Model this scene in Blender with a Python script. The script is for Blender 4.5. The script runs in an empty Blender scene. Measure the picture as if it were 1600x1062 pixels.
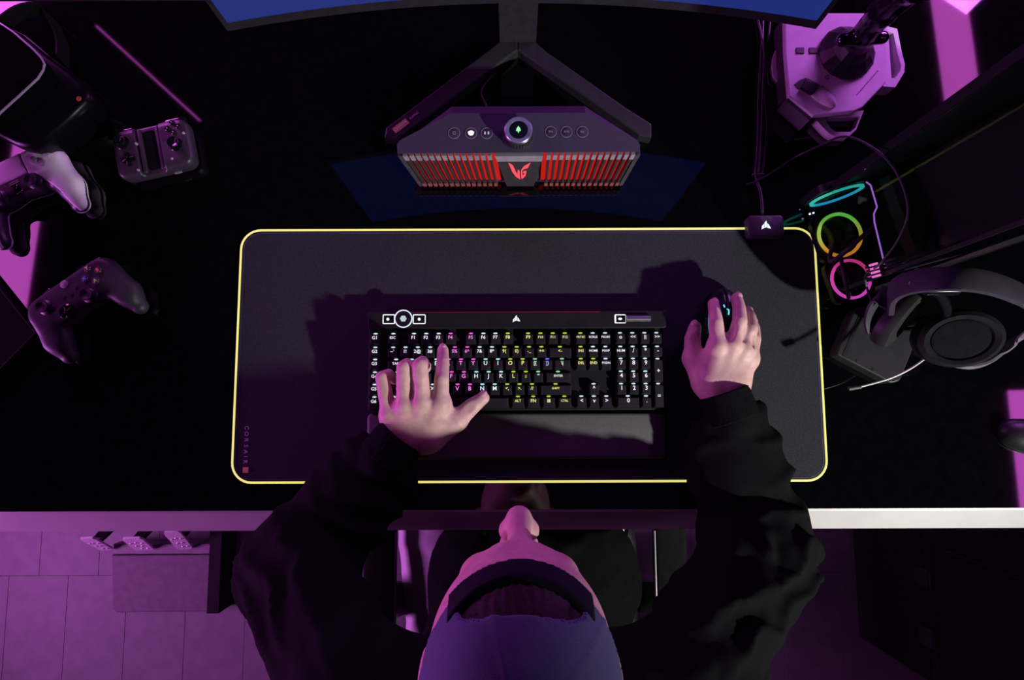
import bpy, bmesh, math, random
import numpy as np
from mathutils import Vector, Matrix

random.seed(7)
SC = bpy.context.scene
COL = SC.collection
R = math.radians

# ------------------------------------------------------------------ camera
# The world origin lies on the desk top straight below the camera.
# X runs to the right, Y away from the player, Z up; the desk top is z = 0.
F_PX, CAM_H, TILT, ROLL = 1050.0, 1.07, R(6.3), R(-0.22)
cam_d = bpy.data.cameras.new('overhead_camera')
cam_d.sensor_fit = 'HORIZONTAL'
cam_d.sensor_width = 36.0
cam_d.lens = F_PX * 36.0 / 1600.0
cam_d.clip_start = 0.02
cam = bpy.data.objects.new('overhead_camera', cam_d)
COL.objects.link(cam)
CAM_R = Matrix.Rotation(TILT, 3, 'X') @ Matrix.Rotation(ROLL, 3, 'Z')
cam.matrix_world = Matrix.Translation((0, 0, CAM_H)) @ CAM_R.to_4x4()
SC.camera = cam

# ------------------------------------------------------------------ world, exposure
w = bpy.data.worlds.new('dim_room')
SC.world = w
w.use_nodes = True
w.node_tree.nodes['Background'].inputs[0].default_value = (0.30, 0.20, 0.85, 1)
w.node_tree.nodes['Background'].inputs[1].default_value = 0.010
vs = SC.view_settings
vs.view_transform = 'Standard'
vs.look = 'None'
vs.exposure = 0.0
vs.gamma = 1.0
vs.use_curve_mapping = False

# ------------------------------------------------------------------ picking points
def P(x, y, z=0.0):
    """world point at height z behind pixel (x, y) of the 1600 x 1062 frame"""
    d = CAM_R @ Vector(((x - 800) / F_PX, (531 - y) / F_PX, -1))
    t = (z - CAM_H) / d.z
    return Vector((0, 0, CAM_H)) + d * t

def PY(x, yworld, z):
    return Vector((P(x, 600, z).x, yworld, z))

# ------------------------------------------------------------------ studio lamps and added fills
def aim(o, target):
    d = Vector(target) - o.location
    o.rotation_euler = d.to_track_quat('-Z', 'Y').to_euler()

def area(name, loc, target, sx, sy, power, col, spread=180):
    l = bpy.data.lights.new(name, 'AREA')
    l.shape = 'RECTANGLE'
    l.size, l.size_y = sx, sy
    l.energy = power
    l.color = col
    l.spread = R(spread)
    o = bpy.data.objects.new(name, l)
    COL.objects.link(o)
    o.location = loc
    aim(o, target)
    return o

def bar_light(name, p0, p1, width, power, col, target=(0, 0.1, 0)):
    """long LED bar lying between two points, its face turned to the desk"""
    p0, p1 = Vector(p0), Vector(p1)
    l = bpy.data.lights.new(name, 'AREA')
    l.shape = 'RECTANGLE'
    l.size, l.size_y = (p1 - p0).length, width
    l.energy = power
    l.color = col
    o = bpy.data.objects.new(name, l)
    COL.objects.link(o)
    m = (p0 + p1) / 2
    x = (p1 - p0).normalized()
    z = m - Vector(target)
    z = (z - x * z.dot(x)).normalized()
    y = z.cross(x)
    o.matrix_world = Matrix.Translation(m) @ Matrix((x, y, z)).transposed().to_4x4()
    return o

MAGENTA = (1.0, 0.14, 0.98)
VIOLET = (0.42, 0.16, 1.0)
# white key spot behind the player's right shoulder
sp = bpy.data.lights.new('key_spot', 'SPOT')
sp.energy = 260
sp.color = (1.0, 0.97, 0.94)
sp.spot_size = R(40)
sp.spot_blend = 1.0
sp.shadow_soft_size = 0.035
spo = bpy.data.objects.new('key_spot', sp)
COL.objects.link(spo)
spo.location = (1.66, -1.22, 1.16)
aim(spo, (0.41, 0.02, 0.10))
# magenta LED bars hung left and right; their mirror images lie in the desk top
def bar_from_mirror(name, q0, q1, z, width, power, col):
    a, b = P(q0[0], q0[1], -z), P(q1[0], q1[1], -z)
    return bar_light(name, (a.x, a.y, z), (b.x, b.y, z), width, power, col)
bar_from_mirror('led_bar_left', (62, 150), (6, 520), 1.43, 0.12, 1.75, MAGENTA)
bar_from_mirror('led_bar_right', (1604, 609), (1636, 900), 1.43, 0.12, 1.35, MAGENTA)
bar_from_mirror('led_bar_back', (1468, -100), (1503, 150), 1.43, 0.12, 1.1, MAGENTA)
bar_from_mirror('led_tube_back', (150, 40), (313, 189), 1.15, 0.007, 0.03, MAGENTA)
# added fill lamps, out of view: magenta low left, magenta and violet behind desk
area('fill_left', (-1.95, -0.50, 0.16), (-0.45, -0.25, -0.1), 0.6, 0.36, 12.5, (0.86, 0.20, 1.0), 120)
area('fill_front', (-1.20, 1.15, 0.40), (-0.2, -0.1, 0.2), 0.5, 0.35, 6.0, (0.88, 0.13, 0.98), 140)
area('fill_back', (1.05, 1.25, 0.48), (0.3, 0.25, 0.0), 0.5, 0.3, 7.0, (0.70, 0.16, 1.0), 140)

# ------------------------------------------------------------------ materials
MATS = {}
def mat(name, col=(0.5, 0.5, 0.5), rough=0.5, metal=0.0, emit=None, es=1.0, noise=0.0, nscale=60.0,
        bump=0.0, bscale=400.0, spec=0.5, sss=0.0, alpha=None, trans=0.0, coat=0.0, ior=1.5, col2=None):
    if name in MATS:
        return MATS[name]
    m = bpy.data.materials.new(name)
    m.use_nodes = True
    nt = m.node_tree
    b = nt.nodes['Principled BSDF']
    I = b.inputs
    I['Base Color'].default_value = (*col, 1)
    I['Roughness'].default_value = rough
    I['Metallic'].default_value = metal
    I['IOR'].default_value = ior
    I['Specular IOR Level'].default_value = spec
    I['Transmission Weight'].default_value = trans
    I['Coat Weight'].default_value = coat
    if sss:
        I['Subsurface Weight'].default_value = sss
        I['Subsurface Radius'].default_value = (0.006, 0.0025, 0.0015)
    if alpha is not None:
        I['Alpha'].default_value = alpha
    if emit:
        I['Emission Color'].default_value = (*emit, 1)
        I['Emission Strength'].default_value = es
    tc = nt.nodes.new('ShaderNodeTexCoord')
    if noise or col2:
        n = nt.nodes.new('ShaderNodeTexNoise')
        n.inputs['Scale'].default_value = nscale
        n.inputs['Detail'].default_value = 4
        nt.links.new(tc.outputs['Object'], n.inputs['Vector'])
        r = nt.nodes.new('ShaderNodeValToRGB')
        c2 = col2 if col2 else tuple(min(1, c * (1 + noise)) for c in col)
        c1 = col if col2 else tuple(c * (1 - noise) for c in col)
        r.color_ramp.elements[0].color = (*c1, 1)
        r.color_ramp.elements[1].color = (*c2, 1)
        r.color_ramp.elements[0].position = 0.35
        r.color_ramp.elements[1].position = 0.65
        nt.links.new(n.outputs['Fac'], r.inputs['Fac'])
        nt.links.new(r.outputs['Color'], I['Base Color'])
    if bump:
        n2 = nt.nodes.new('ShaderNodeTexNoise')
        n2.inputs['Scale'].default_value = bscale
        n2.inputs['Detail'].default_value = 3
        nt.links.new(tc.outputs['Object'], n2.inputs['Vector'])
        bp = nt.nodes.new('ShaderNodeBump')
        bp.inputs['Strength'].default_value = bump
        bp.inputs['Distance'].default_value = 0.001
        nt.links.new(n2.outputs['Fac'], bp.inputs['Height'])
        nt.links.new(bp.outputs['Normal'], I['Normal'])
    MATS[name] = m
    return m

BLACKP = lambda: mat('black_plastic', (0.012, 0.012, 0.014), 0.42, noise=0.25, bump=0.15, bscale=900)
GLOSSB = lambda: mat('glossy_black', (0.006, 0.006, 0.008), 0.14, noise=0.2)
DARKG = lambda: mat('dark_grey_plastic', (0.045, 0.045, 0.05), 0.5, noise=0.2, bump=0.15, bscale=900)
CHARC = lambda: mat('charcoal_plastic', (0.10, 0.10, 0.11), 0.5, noise=0.15, bump=0.12, bscale=900)
WHITEP = lambda: mat('white_plastic', (0.72, 0.72, 0.74), 0.45, noise=0.04, bump=0.1, bscale=900)
SILVER = lambda: mat('silver_metal', (0.62, 0.62, 0.64), 0.35, metal=0.7, noise=0.08)
RUBBER = lambda: mat('black_rubber', (0.016, 0.016, 0.017), 0.75, noise=0.2)

def emat(name, col, es=1.0):
    return mat(name, (0.02, 0.02, 0.02), 0.5, emit=col, es=es, noise=0.1)

# ------------------------------------------------------------------ objects
WLOC = {}
def tag(o, label, cat, group=None):
    o['label'] = label
    o['category'] = cat
    if group:
        o['group'] = group
    return o

def thing(name, loc, label, cat, group=None, rotz=0.0, rot=None):
    o = bpy.data.objects.new(name, None)
    COL.objects.link(o)
    o.empty_display_size = 0.02
    o.location = loc
    o.rotation_euler = rot if rot else (0, 0, rotz)
    WLOC[o.name] = Vector(loc)
    return tag(o, label, cat, group)

def mkmesh(bm, name, smooth=False, angle=35):
    me = bpy.data.meshes.new(name)
    bm.normal_update()
    bm.to_mesh(me)
    bm.free()
    if smooth:
        me.polygons.foreach_set('use_smooth', [True] * len(me.polygons))
        if angle:
            me.set_sharp_from_angle(angle=R(angle))
    return me

def obj(name, bm, material, parent=None, smooth=True, local=False, label=None, loc=None, angle=35, rot=None):
    """link a bmesh (or mesh) as one object; world coordinates unless local"""
    me = bm if isinstance(bm, bpy.types.Mesh) else mkmesh(bm, name, smooth, angle)
    if material is not None and not me.materials:
        me.materials.append(material)
    o = bpy.data.objects.new(name, me)
    COL.objects.link(o)
    wl = Vector((0, 0, 0))
    if parent is not None:
        o.parent = parent
        wl = WLOC.get(parent.name, Vector((0, 0, 0)))
    if loc is not None:
        if local:
            o.location = loc
            WLOC[o.name] = wl
        else:
            o.location = Vector(loc) - wl
            WLOC[o.name] = Vector(loc)
    else:
        if not local:
            o.location = (0, 0, 0)
            if wl.length > 0:
                me.transform(Matrix.Translation(-wl))
        WLOC[o.name] = wl
    if rot is not None:
        o.rotation_euler = rot
    if label:
        o['label'] = label
    return o

def struct(name, bm, material, label=None, parent=None, smooth=False):
    o = obj(name, bm, material, parent, smooth=smooth)
    if parent is None:
        o['kind'] = 'structure'
        if label:
            o['label'] = label
            o['category'] = name.split('_')[0]
    return o

# ------------------------------------------------------------------ shapes (each returns / adds to a bmesh)
def B():
    return bmesh.new()

def box(c, s, bm=None, bev=0.0, seg=2, M=None):
    t = bmesh.new()
    bmesh.ops.create_cube(t, size=1.0)
    bmesh.ops.scale(t, vec=Vector(s), verts=t.verts)
    if bev:
        bmesh.ops.bevel(t, geom=list(t.edges), offset=bev, segments=seg, affect='EDGES', profile=0.5)
    if M is not None:
        bmesh.ops.transform(t, matrix=M, verts=t.verts)
    bmesh.ops.translate(t, vec=Vector(c), verts=t.verts)
    return merge(bm, t)

def merge(bm, t):
    if bm is None:
        return t
    me = bpy.data.meshes.new('tmp')
    t.to_mesh(me)
    t.free()
    bm.from_mesh(me)
    bpy.data.meshes.remove(me)
    return bm

def prism(poly, z0, z1, bm=None, bev=0.0, seg=2, scale_top=1.0, M=None):
    """vertical prism over a 2-D outline"""
    t = bmesh.new()
    n = len(poly)
    cx = sum(p[0] for p in poly) / n
    cy = sum(p[1] for p in poly) / n
    lo = [t.verts.new((p[0], p[1], z0)) for p in poly]
    hi = [t.verts.new((cx + (p[0] - cx) * scale_top, cy + (p[1] - cy) * scale_top, z1)) for p in poly]
    t.faces.new(lo[::-1])
    t.faces.new(hi)
    for i in range(n):
        j = (i + 1) % n
        t.faces.new((lo[i], lo[j], hi[j], hi[i]))
    bmesh.ops.recalc_face_normals(t, faces=t.faces)
    if bev:
        es = [e for e in t.edges if all(abs(v.co.z - z1) < 1e-6 for v in e.verts)]
        bmesh.ops.bevel(t, geom=es, offset=bev, segments=seg, affect='EDGES', profile=0.5)
    if M is not None:
        bmesh.ops.transform(t, matrix=M, verts=t.verts)
    return merge(bm, t)

def frame_prism(outer, inner, z0, z1, bm=None, M=None):
    """ring between two outlines that have the same number of points"""
    t = bmesh.new()
    n = len(outer)
    v = [[t.verts.new((p[0], p[1], z)) for p in poly] for poly in (outer, inner) for z in (z0, z1)]
    ol, oh, il, ih = v
    for i in range(n):
        j = (i + 1) % n
        t.faces.new((ol[i], ol[j], oh[j], oh[i]))
        t.faces.new((il[j], il[i], ih[i], ih[j]))
        t.faces.new((oh[i], oh[j], ih[j], ih[i]))
        t.faces.new((ol[j], ol[i], il[i], il[j]))
    bmesh.ops.recalc_face_normals(t, faces=t.faces)
    if M is not None:
        bmesh.ops.transform(t, matrix=M, verts=t.verts)
    return merge(bm, t)

def rrect(cx, cy, sx, sy, r, n=6, ang=0.0):
    pts = []
    for k, (qx, qy) in enumerate(((1, 1), (-1, 1), (-1, -1), (1, -1))):
        for i in range(n + 1):
            a = math.pi / 2 * (k + i / n)
            pts.append((qx * (sx / 2 - r) + r * math.cos(a), qy * (sy / 2 - r) + r * math.sin(a)))
    c, s = math.cos(ang), math.sin(ang)
    return [(cx + x * c - y * s, cy + x * s + y * c) for x, y in pts]

def round_poly(poly, r, n=4):
    """round the corners of an outline"""
    out = []
    m = len(poly)
    for i in range(m):
        p = Vector(poly[i][:2])
        a = Vector(poly[i - 1][:2]) - p
        b = Vector(poly[(i + 1) % m][:2]) - p
        d = min(r, a.length * 0.45, b.length * 0.45)
        p0, p1 = p + a.normalized() * d, p + b.normalized() * d
        for k in range(n + 1):
            t = k / n
            q = p0 * (1 - t) ** 2 + p * 2 * t * (1 - t) + p1 * t ** 2
            out.append((q.x, q.y))
    return out

def polyP(pts, z):
    return [tuple(P(x, y, z)[:2]) for x, y in pts]

def frame_axes(d):
    d = Vector(d).normalized()
    up = Vector((0, 0, 1)) if abs(d.z) < 0.95 else Vector((1, 0, 0))
    x = up.cross(d).normalized()
    return x, d.cross(x).normalized(), d

def rod(p0, p1, r0, r1=None, n=12, bm=None, caps=True):
    r1 = r0 if r1 is None else r1
    t = bmesh.new() if bm is None else bm
    p0, p1 = Vector(p0), Vector(p1)
    x, y, d = frame_axes(p1 - p0)
    A = [t.verts.new(p0 + (x * math.cos(2 * math.pi * i / n) + y * math.sin(2 * math.pi * i / n)) * r0) for i in range(n)]
    C = [t.verts.new(p1 + (x * math.cos(2 * math.pi * i / n) + y * math.sin(2 * math.pi * i / n)) * r1) for i in range(n)]
    for i in range(n):
        j = (i + 1) % n
        t.faces.new((A[i], A[j], C[j], C[i]))
    if caps:
        t.faces.new(A[::-1])
        t.faces.new(C)
    return t

def spline(pts, n=8, closed=False):
    pts = [Vector(p) for p in pts]
    out = []
    m = len(pts)
    for i in range(m if closed else m - 1):
        if closed:
            p0, p1, p2, p3 = pts[i - 1], pts[i], pts[(i + 1) % m], pts[(i + 2) % m]
        else:
            p0, p1, p2, p3 = pts[max(i - 1, 0)], pts[i], pts[i + 1], pts[min(i + 2, m - 1)]
        for k in range(n):
            t = k / n
            out.append(0.5 * ((2 * p1) + (p2 - p0) * t + (2 * p0 - 5 * p1 + 4 * p2 - p3) * t * t + (3 * p1 - p0 - 3 * p2 + p3) * t ** 3))
    if not closed:
        out.append(pts[-1])
    return out

def tube(path, r, n=8, bm=None, closed=False, rad=None):
    t = bmesh.new() if bm is None else bm
    path = [Vector(p) for p in path]
    m = len(path)
    rings = []
    px = None
    for i, p in enumerate(path):
        if closed:
            d = path[(i + 1) % m] - path[i - 1]
        else:
            d = path[min(i + 1, m - 1)] - path[max(i - 1, 0)]
        d.normalize()
        if px is None:
            x = frame_axes(d)[0]
        else:
            x = (px - d * px.dot(d)).normalized()
        px = x
        y = d.cross(x)
        rr = rad[i] if rad else r
        rings.append([t.verts.new(p + (x * math.cos(2 * math.pi * k / n) + y * math.sin(2 * math.pi * k / n)) * rr) for k in range(n)])
    for i in range(m if closed else m - 1):
        a, b = rings[i], rings[(i + 1) % m]
        for k in range(n):
            j = (k + 1) % n
            t.faces.new((a[k], a[j], b[j], b[k]))
    if not closed:
        t.faces.new(rings[0][::-1])
        t.faces.new(rings[-1])
    return t

def ribbon(path, side, wid, thk, bm=None):
    """band swept along a path: side = width direction, thickness outward"""
    t = bmesh.new() if bm is None else bm
    path = [Vector(p) for p in path]
    m = len(path)
    rings = []
    for i, p in enumerate(path):
        d = (path[min(i + 1, m - 1)] - path[max(i - 1, 0)]).normalized()
        s = Vector(side[i] if isinstance(side, list) else side)
        s = (s - d * s.dot(d)).normalized()
        nrm = d.cross(s)
        wv = wid[i] if isinstance(wid, (list, tuple)) else wid
        prof = [(-.5, -.35), (-.35, -.5), (.35, -.5), (.5, -.35), (.5, .35), (.35, .5), (-.35, .5), (-.5, .35)]
        rings.append([t.verts.new(p + s * a * wv + nrm * b * thk) for a, b in prof])
    for i in range(m - 1):
        a, b = rings[i], rings[i + 1]
        for k in range(8):
            j = (k + 1) % 8
            t.faces.new((a[k], a[j], b[j], b[k]))
    t.faces.new(rings[0][::-1])
    t.faces.new(rings[-1])
    bmesh.ops.recalc_face_normals(t, faces=t.faces)
    return t

def lathe(profile, n=24, bm=None, M=None):
    """profile of (radius, z) turned about z"""
    t = bmesh.new()
    rings = []
    for r, z in profile:
        if r < 1e-6:
            rings.append([t.verts.new((0, 0, z))])
        else:
            rings.append([t.verts.new((r * math.cos(2 * math.pi * k / n), r * math.sin(2 * math.pi * k / n), z)) for k in range(n)])
    for a, b in zip(rings, rings[1:]):
        for k in range(n):
            j = (k + 1) % n
            if len(a) == 1 and len(b) > 1:
                t.faces.new((a[0], b[j], b[k]))
            elif len(b) == 1 and len(a) > 1:
                t.faces.new((a[k], a[j], b[0]))
            elif len(a) > 1:
                t.faces.new((a[k], a[j], b[j], b[k]))
    loop_ = profile[0] == profile[-1]
    for ring, flip in ((rings[0], True), (rings[-1], False)):
        if len(ring) > 1 and not loop_:
            t.faces.new(ring[::-1] if flip else ring)
    bmesh.ops.recalc_face_normals(t, faces=t.faces)
    if M is not None:
        bmesh.ops.transform(t, matrix=M, verts=t.verts)
    return merge(bm, t)

def flat(poly, z, bm=None, M=None, thk=0.0004):
    return prism(poly, z, z + thk, bm, M=M)

def TM(loc, rot=(0, 0, 0), sc=(1, 1, 1)):
    m = Matrix.Translation(loc)
    m = m @ Matrix.Rotation(rot[2], 4, 'Z') @ Matrix.Rotation(rot[1], 4, 'Y') @ Matrix.Rotation(rot[0], 4, 'X')
    return m @ Matrix.Diagonal((*sc, 1))

_TXT = {}
def text(s, size, extrude=0.0002, bold=0.0, M=None, align='CENTER'):
    """letters as a mesh centred on the origin"""
    key = (s, round(size, 5), bold, align, extrude)
    if key not in _TXT:
        cu = bpy.data.curves.new('txt', 'FONT')
        cu.body = s
        cu.size = size
        cu.extrude = extrude
        cu.offset = bold * size
        cu.resolution_u = 2
        cu.align_x = align
        cu.align_y = 'CENTER'
        o = bpy.data.objects.new('txt', cu)
        COL.objects.link(o)
        dg = bpy.context.evaluated_depsgraph_get()
        me = bpy.data.meshes.new_from_object(o.evaluated_get(dg))
        bpy.data.objects.remove(o)
        bpy.data.curves.remove(cu)
        _TXT[key] = me
    bm = bmesh.new()
    bm.from_mesh(_TXT[key])
    if M is not None:
        bmesh.ops.transform(bm, matrix=M, verts=bm.verts)
    return bm

# ------------------------------------------------------------------ smooth organic shapes (distance fields + surface nets)
def V3(p):
    return np.array([p[0], p[1], p[2]], dtype=np.float32)

def s_cone(X, a, b, r1, r2):
    a, b = V3(a), V3(b)
    ba = b - a
    L2 = float(ba @ ba) + 1e-12
    pa = X - a
    t = np.clip((pa @ ba) / L2, 0, 1)
    d = np.sqrt(((pa - t[:, None] * ba) ** 2).sum(1))
    return d - (r1 + (r2 - r1) * t)

def s_ball(X, c, r):
    return np.sqrt(((X - V3(c)) ** 2).sum(1)) - r

def s_ell(X, c, r, rot=None):
    p = X - V3(c)
    if rot is not None:
        p = p @ np.array(rot, dtype=np.float32)
    r = V3(r)
    k0 = np.sqrt(((p / r) ** 2).sum(1))
    k1 = np.sqrt(((p / (r * r)) ** 2).sum(1)) + 1e-9
    return k0 * (k0 - 1) / k1

def s_box(X, c, h, rad=0.0):
    q = np.abs(X - V3(c)) - V3(h) + rad
    return np.sqrt((np.maximum(q, 0) ** 2).sum(1)) + np.minimum(q.max(1), 0) - rad

def s_poly(x, y, poly):
    """signed distance to a 2-D outline"""
    d = np.full(x.shape, 1e9, dtype=np.float32)
    s = np.ones(x.shape, dtype=np.float32)
    n = len(poly)
    for i in range(n):
        ax, ay = poly[i]
        bx, by = poly[i - 1]
        ex, ey = bx - ax, by - ay
        wx, wy = x - ax, y - ay
        t = np.clip((wx * ex + wy * ey) / (ex * ex + ey * ey + 1e-12), 0, 1)
        d = np.minimum(d, (wx - ex * t) ** 2 + (wy - ey * t) ** 2)
        c1, c2, c3 = y >= ay, y < by, ex * wy > ey * wx
        flip = (c1 & c2 & c3) | (~c1 & ~c2 & ~c3)
        s = np.where(flip, -s, s)
    return s * np.sqrt(d)

def smin(a, b, k):
    h = np.clip(0.5 + 0.5 * (b - a) / k, 0, 1)
    return b + (a - b) * h - k * h * (1 - h)

def smax(a, b, k):
    return -smin(-a, -b, k)

def noise3(X, seed=0):
    Xi = np.floor(X).astype(np.int64)
    f = (X - Xi).astype(np.float32)
    f = f * f * (3 - 2 * f)
    out = np.zeros(len(X), dtype=np.float32)
    for dx in (0, 1):
        for dy in (0, 1):
            for dz in (0, 1):
                h = (Xi[:, 0] + dx) * 374761393 + (Xi[:, 1] + dy) * 668265263 + (Xi[:, 2] + dz) * 2147483647 + seed * 974711
                h = (h ^ (h >> 13)) * 1274126177
                h = ((h ^ (h >> 16)) & 0xffff) / 65535.0
                wgt = (f[:, 0] if dx else 1 - f[:, 0]) * (f[:, 1] if dy else 1 - f[:, 1]) * (f[:, 2] if dz else 1 - f[:, 2])
                out += (h * wgt).astype(np.float32)
    return out

def surfnet(f, lo, hi, h):
    """mesh the zero level of f; returns a bmesh-ready mesh (verts, quads)"""
    ax = [np.arange(lo[i] - 1.5 * h, hi[i] + 1.5 * h, h, dtype=np.float32) for i in range(3)]
    nx, ny, nz = map(len, ax)
    G = np.empty((nx, ny, nz), dtype=np.float32)
    yy, zz = np.meshgrid(ax[1], ax[2], indexing='ij')
    step = max(1, int(400000 // (ny * nz)))
    for i0 in range(0, nx, step):
        xs = ax[0][i0:i0 + step]
        X = np.empty((len(xs), ny, nz, 3), dtype=np.float32)
        X[..., 0] = xs[:, None, None]
        X[..., 1] = yy
        X[..., 2] = zz
        G[i0:i0 + step] = f(X.reshape(-1, 3)).reshape(len(xs), ny, nz)
    S = G < 0
    c = S[:-1, :-1, :-1].astype(np.int8)
    for dx in (0, 1):
        for dy in (0, 1):
            for dz in (0, 1):
                if dx or dy or dz:
                    c = c + S[dx:nx - 1 + dx, dy:ny - 1 + dy, dz:nz - 1 + dz]
    act = (c > 0) & (c < 8)
    idx = np.full(act.shape, -1, dtype=np.int64)
    ii = np.argwhere(act)
    idx[act] = np.arange(len(ii))
    acc = np.zeros((len(ii), 3), dtype=np.float64)
    cnt = np.zeros(len(ii))
    corners = [(a, b, d) for a in (0, 1) for b in (0, 1) for d in (0, 1)]
    for a in corners:
        for k in range(3):
            if a[k] == 0:
                b = list(a)
                b[k] = 1
                ga = G[ii[:, 0] + a[0], ii[:, 1] + a[1], ii[:, 2] + a[2]]
                gb = G[ii[:, 0] + b[0], ii[:, 1] + b[1], ii[:, 2] + b[2]]
                m = (ga < 0) != (gb < 0)
                t = np.where(m, ga / np.where(m, ga - gb, 1), 0)
                pt = np.zeros((len(ii), 3))
                for q in range(3):
                    pt[:, q] = a[q]
                pt[:, k] += t
                acc += pt * m[:, None]
                cnt += m
    vert = (ii + acc / cnt[:, None]) * h + np.array([a[0] for a in ax])
    quads = []
    for k in range(3):
        sl0 = [slice(None)] * 3
        sl1 = [slice(None)] * 3
        sl0[k] = slice(0, -1)
        sl1[k] = slice(1, None)
        s0, s1 = S[tuple(sl0)], S[tuple(sl1)]
        e = np.argwhere(s0 != s1)
        u, v = (k + 1) % 3, (k + 2) % 3
        ok = (e[:, u] > 0) & (e[:, v] > 0) & (e[:, u] < act.shape[u]) & (e[:, v] < act.shape[v])
        e = e[ok]
        inside = s0[e[:, 0], e[:, 1], e[:, 2]]
        q = []
        for du, dv in ((-1, -1), (0, -1), (0, 0), (-1, 0)):
            g = e.copy()
            g[:, u] += du
            g[:, v] += dv
            q.append(idx[g[:, 0], g[:, 1], g[:, 2]])
        q = np.stack(q, 1)
        q[~inside] = q[~inside][:, ::-1]
        quads.append(q)
    quads = np.concatenate(quads)
    return vert, quads

def sdf_mesh(name, f, lo, hi, h, relax=1):
    v, q = surfnet(f, lo, hi, h)
    return np_mesh(name, v, q)

def np_mesh(name, v, q):
    me = bpy.data.meshes.new(name)
    me.vertices.add(len(v))
    me.vertices.foreach_set('co', v.astype(np.float32).ravel())
    me.loops.add(len(q) * 4)
    me.loops.foreach_set('vertex_index', q.astype(np.int32).ravel())
    me.polygons.add(len(q))
    me.polygons.foreach_set('loop_start', np.arange(0, len(q) * 4, 4, dtype=np.int32))
    me.polygons.foreach_set('loop_total', np.full(len(q), 4, dtype=np.int32))
    me.polygons.foreach_set('use_smooth', np.ones(len(q), dtype=bool))
    me.update(calc_edges=True)
    me.validate()
    return me

# ================================================================== SETTING
FLOOR_Z = -0.73
floor_m = mat('floor_joint', (0.17, 0.17, 0.17), 0.8, noise=0.2)
floor = struct('floor', box((0, -0.1, FLOOR_Z - 0.028), (6.4, 6.4, 0.05)), floor_m, 'vinyl plank floor under the desk')
plank_m = mat('vinyl_plank', (0.20, 0.20, 0.205), 0.55, noise=0.10, nscale=25, bump=0.1, bscale=120)
TW, TL = 0.154, 0.46
yj = P(60, 899, FLOOR_Z).y
xj = P(12, 930, FLOOR_Z).x
pm = mkmesh(box((0, 0, 0), (TW - 0.0007, TL - 0.0007, 0.006), bev=0.0004, seg=1), 'plank')
pm.materials.append(plank_m)
for row in range(-2, 3):
    y = yj - TL / 2 - row * TL
    for k in range(-2, 22):
        x = xj + TW / 2 + k * TW + (TW / 2 if row % 2 else 0)
        obj('plank', pm, None, floor, loc=(x, y, FLOOR_Z - 0.003))
wall_m = mat('dark_wall', (0.035, 0.033, 0.04), 0.85, noise=0.15, nscale=8)
struct('wall_back', box((0, 3.05, 0.6), (6.4, 0.1, 2.7)), wall_m, 'dark painted wall behind the desk')
struct('wall_left', box((-3.15, -0.1, 0.6), (0.1, 6.4, 2.7)), wall_m, 'dark painted wall on the left')
struct('wall_right', box((3.15, -0.1, 0.6), (0.1, 6.4, 2.7)), wall_m, 'dark painted wall on the right')
struct('wall_front', box((0, -3.25, 0.6), (6.4, 0.1, 2.7)), wall_m, 'dark painted wall behind the player')
struct('ceiling', box((0, -0.1, 1.98), (6.4, 6.4, 0.1)), wall_m, 'dark ceiling of the studio')

# ------------------------------------------------------------------ desk
YF = -0.1485
desk_top_m = mat('black_desk_gloss', (0.0015, 0.0015, 0.002), 0.035, noise=0.3, spec=0.9)
trim_m = mat('pale_edge_trim', (0.56, 0.55, 0.535), 0.45, noise=0.03, nscale=20)
desk = thing('desk', (0, 0.27, FLOOR_Z), 'glossy black desk with a pale front edge under all the gaming gear', 'desk')
obj('desktop', box((0, (YF + 0.70) / 2, -0.019), (2.7, 0.70 - YF, 0.038), bev=0.001, seg=1), desk_top_m, desk, label='glossy black desk top')
yb = P(800, 827, -0.034).y
prof = [(YF + 0.0005, 0.0), (YF - 0.0035, -0.0015), (YF - 0.0045, -0.0035), (yb, -0.032), (yb, -0.044), (YF + 0.0005, -0.044)]
t = B()
va = [t.verts.new((-1.35, y, z)) for y, z in prof]
vb = [t.verts.new((1.35, y, z)) for y, z in prof]
t.faces.new(va[::-1]); t.faces.new(vb)
for i in range(len(prof)):
    j = (i + 1) % len(prof)
    t.faces.new((va[i], va[j], vb[j], vb[i]))
bmesh.ops.recalc_face_normals(t, faces=t.faces)
obj('front_edge', t, trim_m, desk, smooth=False, label='pale bevelled front edge strip')
for sx in (-1.22, 1.22):
    t = box((sx, 0.30, -0.384), (0.07, 0.09, 0.69), bev=0.004)
    box((sx, 0.27, -0.715), (0.08, 0.62, 0.03), t, bev=0.004)
    obj('leg', t, BLACKP(), desk)
obj('crossbeam', box((0, 0.45, -0.07), (2.36, 0.06, 0.06), bev=0.004), BLACKP(), desk)

# ------------------------------------------------------------------ mouse mat
MX0, MX1, MY0, MY1 = -0.4375, 0.4905, -0.1035, 0.2975
MZ = 0.004
mcx, mcy = (MX0 + MX1) / 2, (MY0 + MY1) / 2
mmat = mat('mat_cloth', (0.026, 0.0275, 0.035), 0.9, noise=0.35, nscale=900, bump=0.5, bscale=1600, spec=0.2)
glow = mat('mat_light_edge', (0.3, 0.3, 0.1), 0.5, emit=(0.85, 0.80, 0.22), es=0.95, noise=0.05)
mm = thing('mouse_mat', (mcx, mcy, 0), 'large black desk mat with a glowing yellow border under keyboard and mouse', 'mouse mat')
obj('cloth_pad', prism(rrect(mcx, mcy, MX1 - MX0, MY1 - MY0, 0.03, 8), 0.0003, MZ, bev=0.0008, seg=1), mmat, mm, smooth=False)
path = [Vector((x, y, 0.0035)) for x, y in rrect(mcx, mcy, MX1 - MX0 + 0.002, MY1 - MY0 + 0.002, 0.031, 8)]
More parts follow.
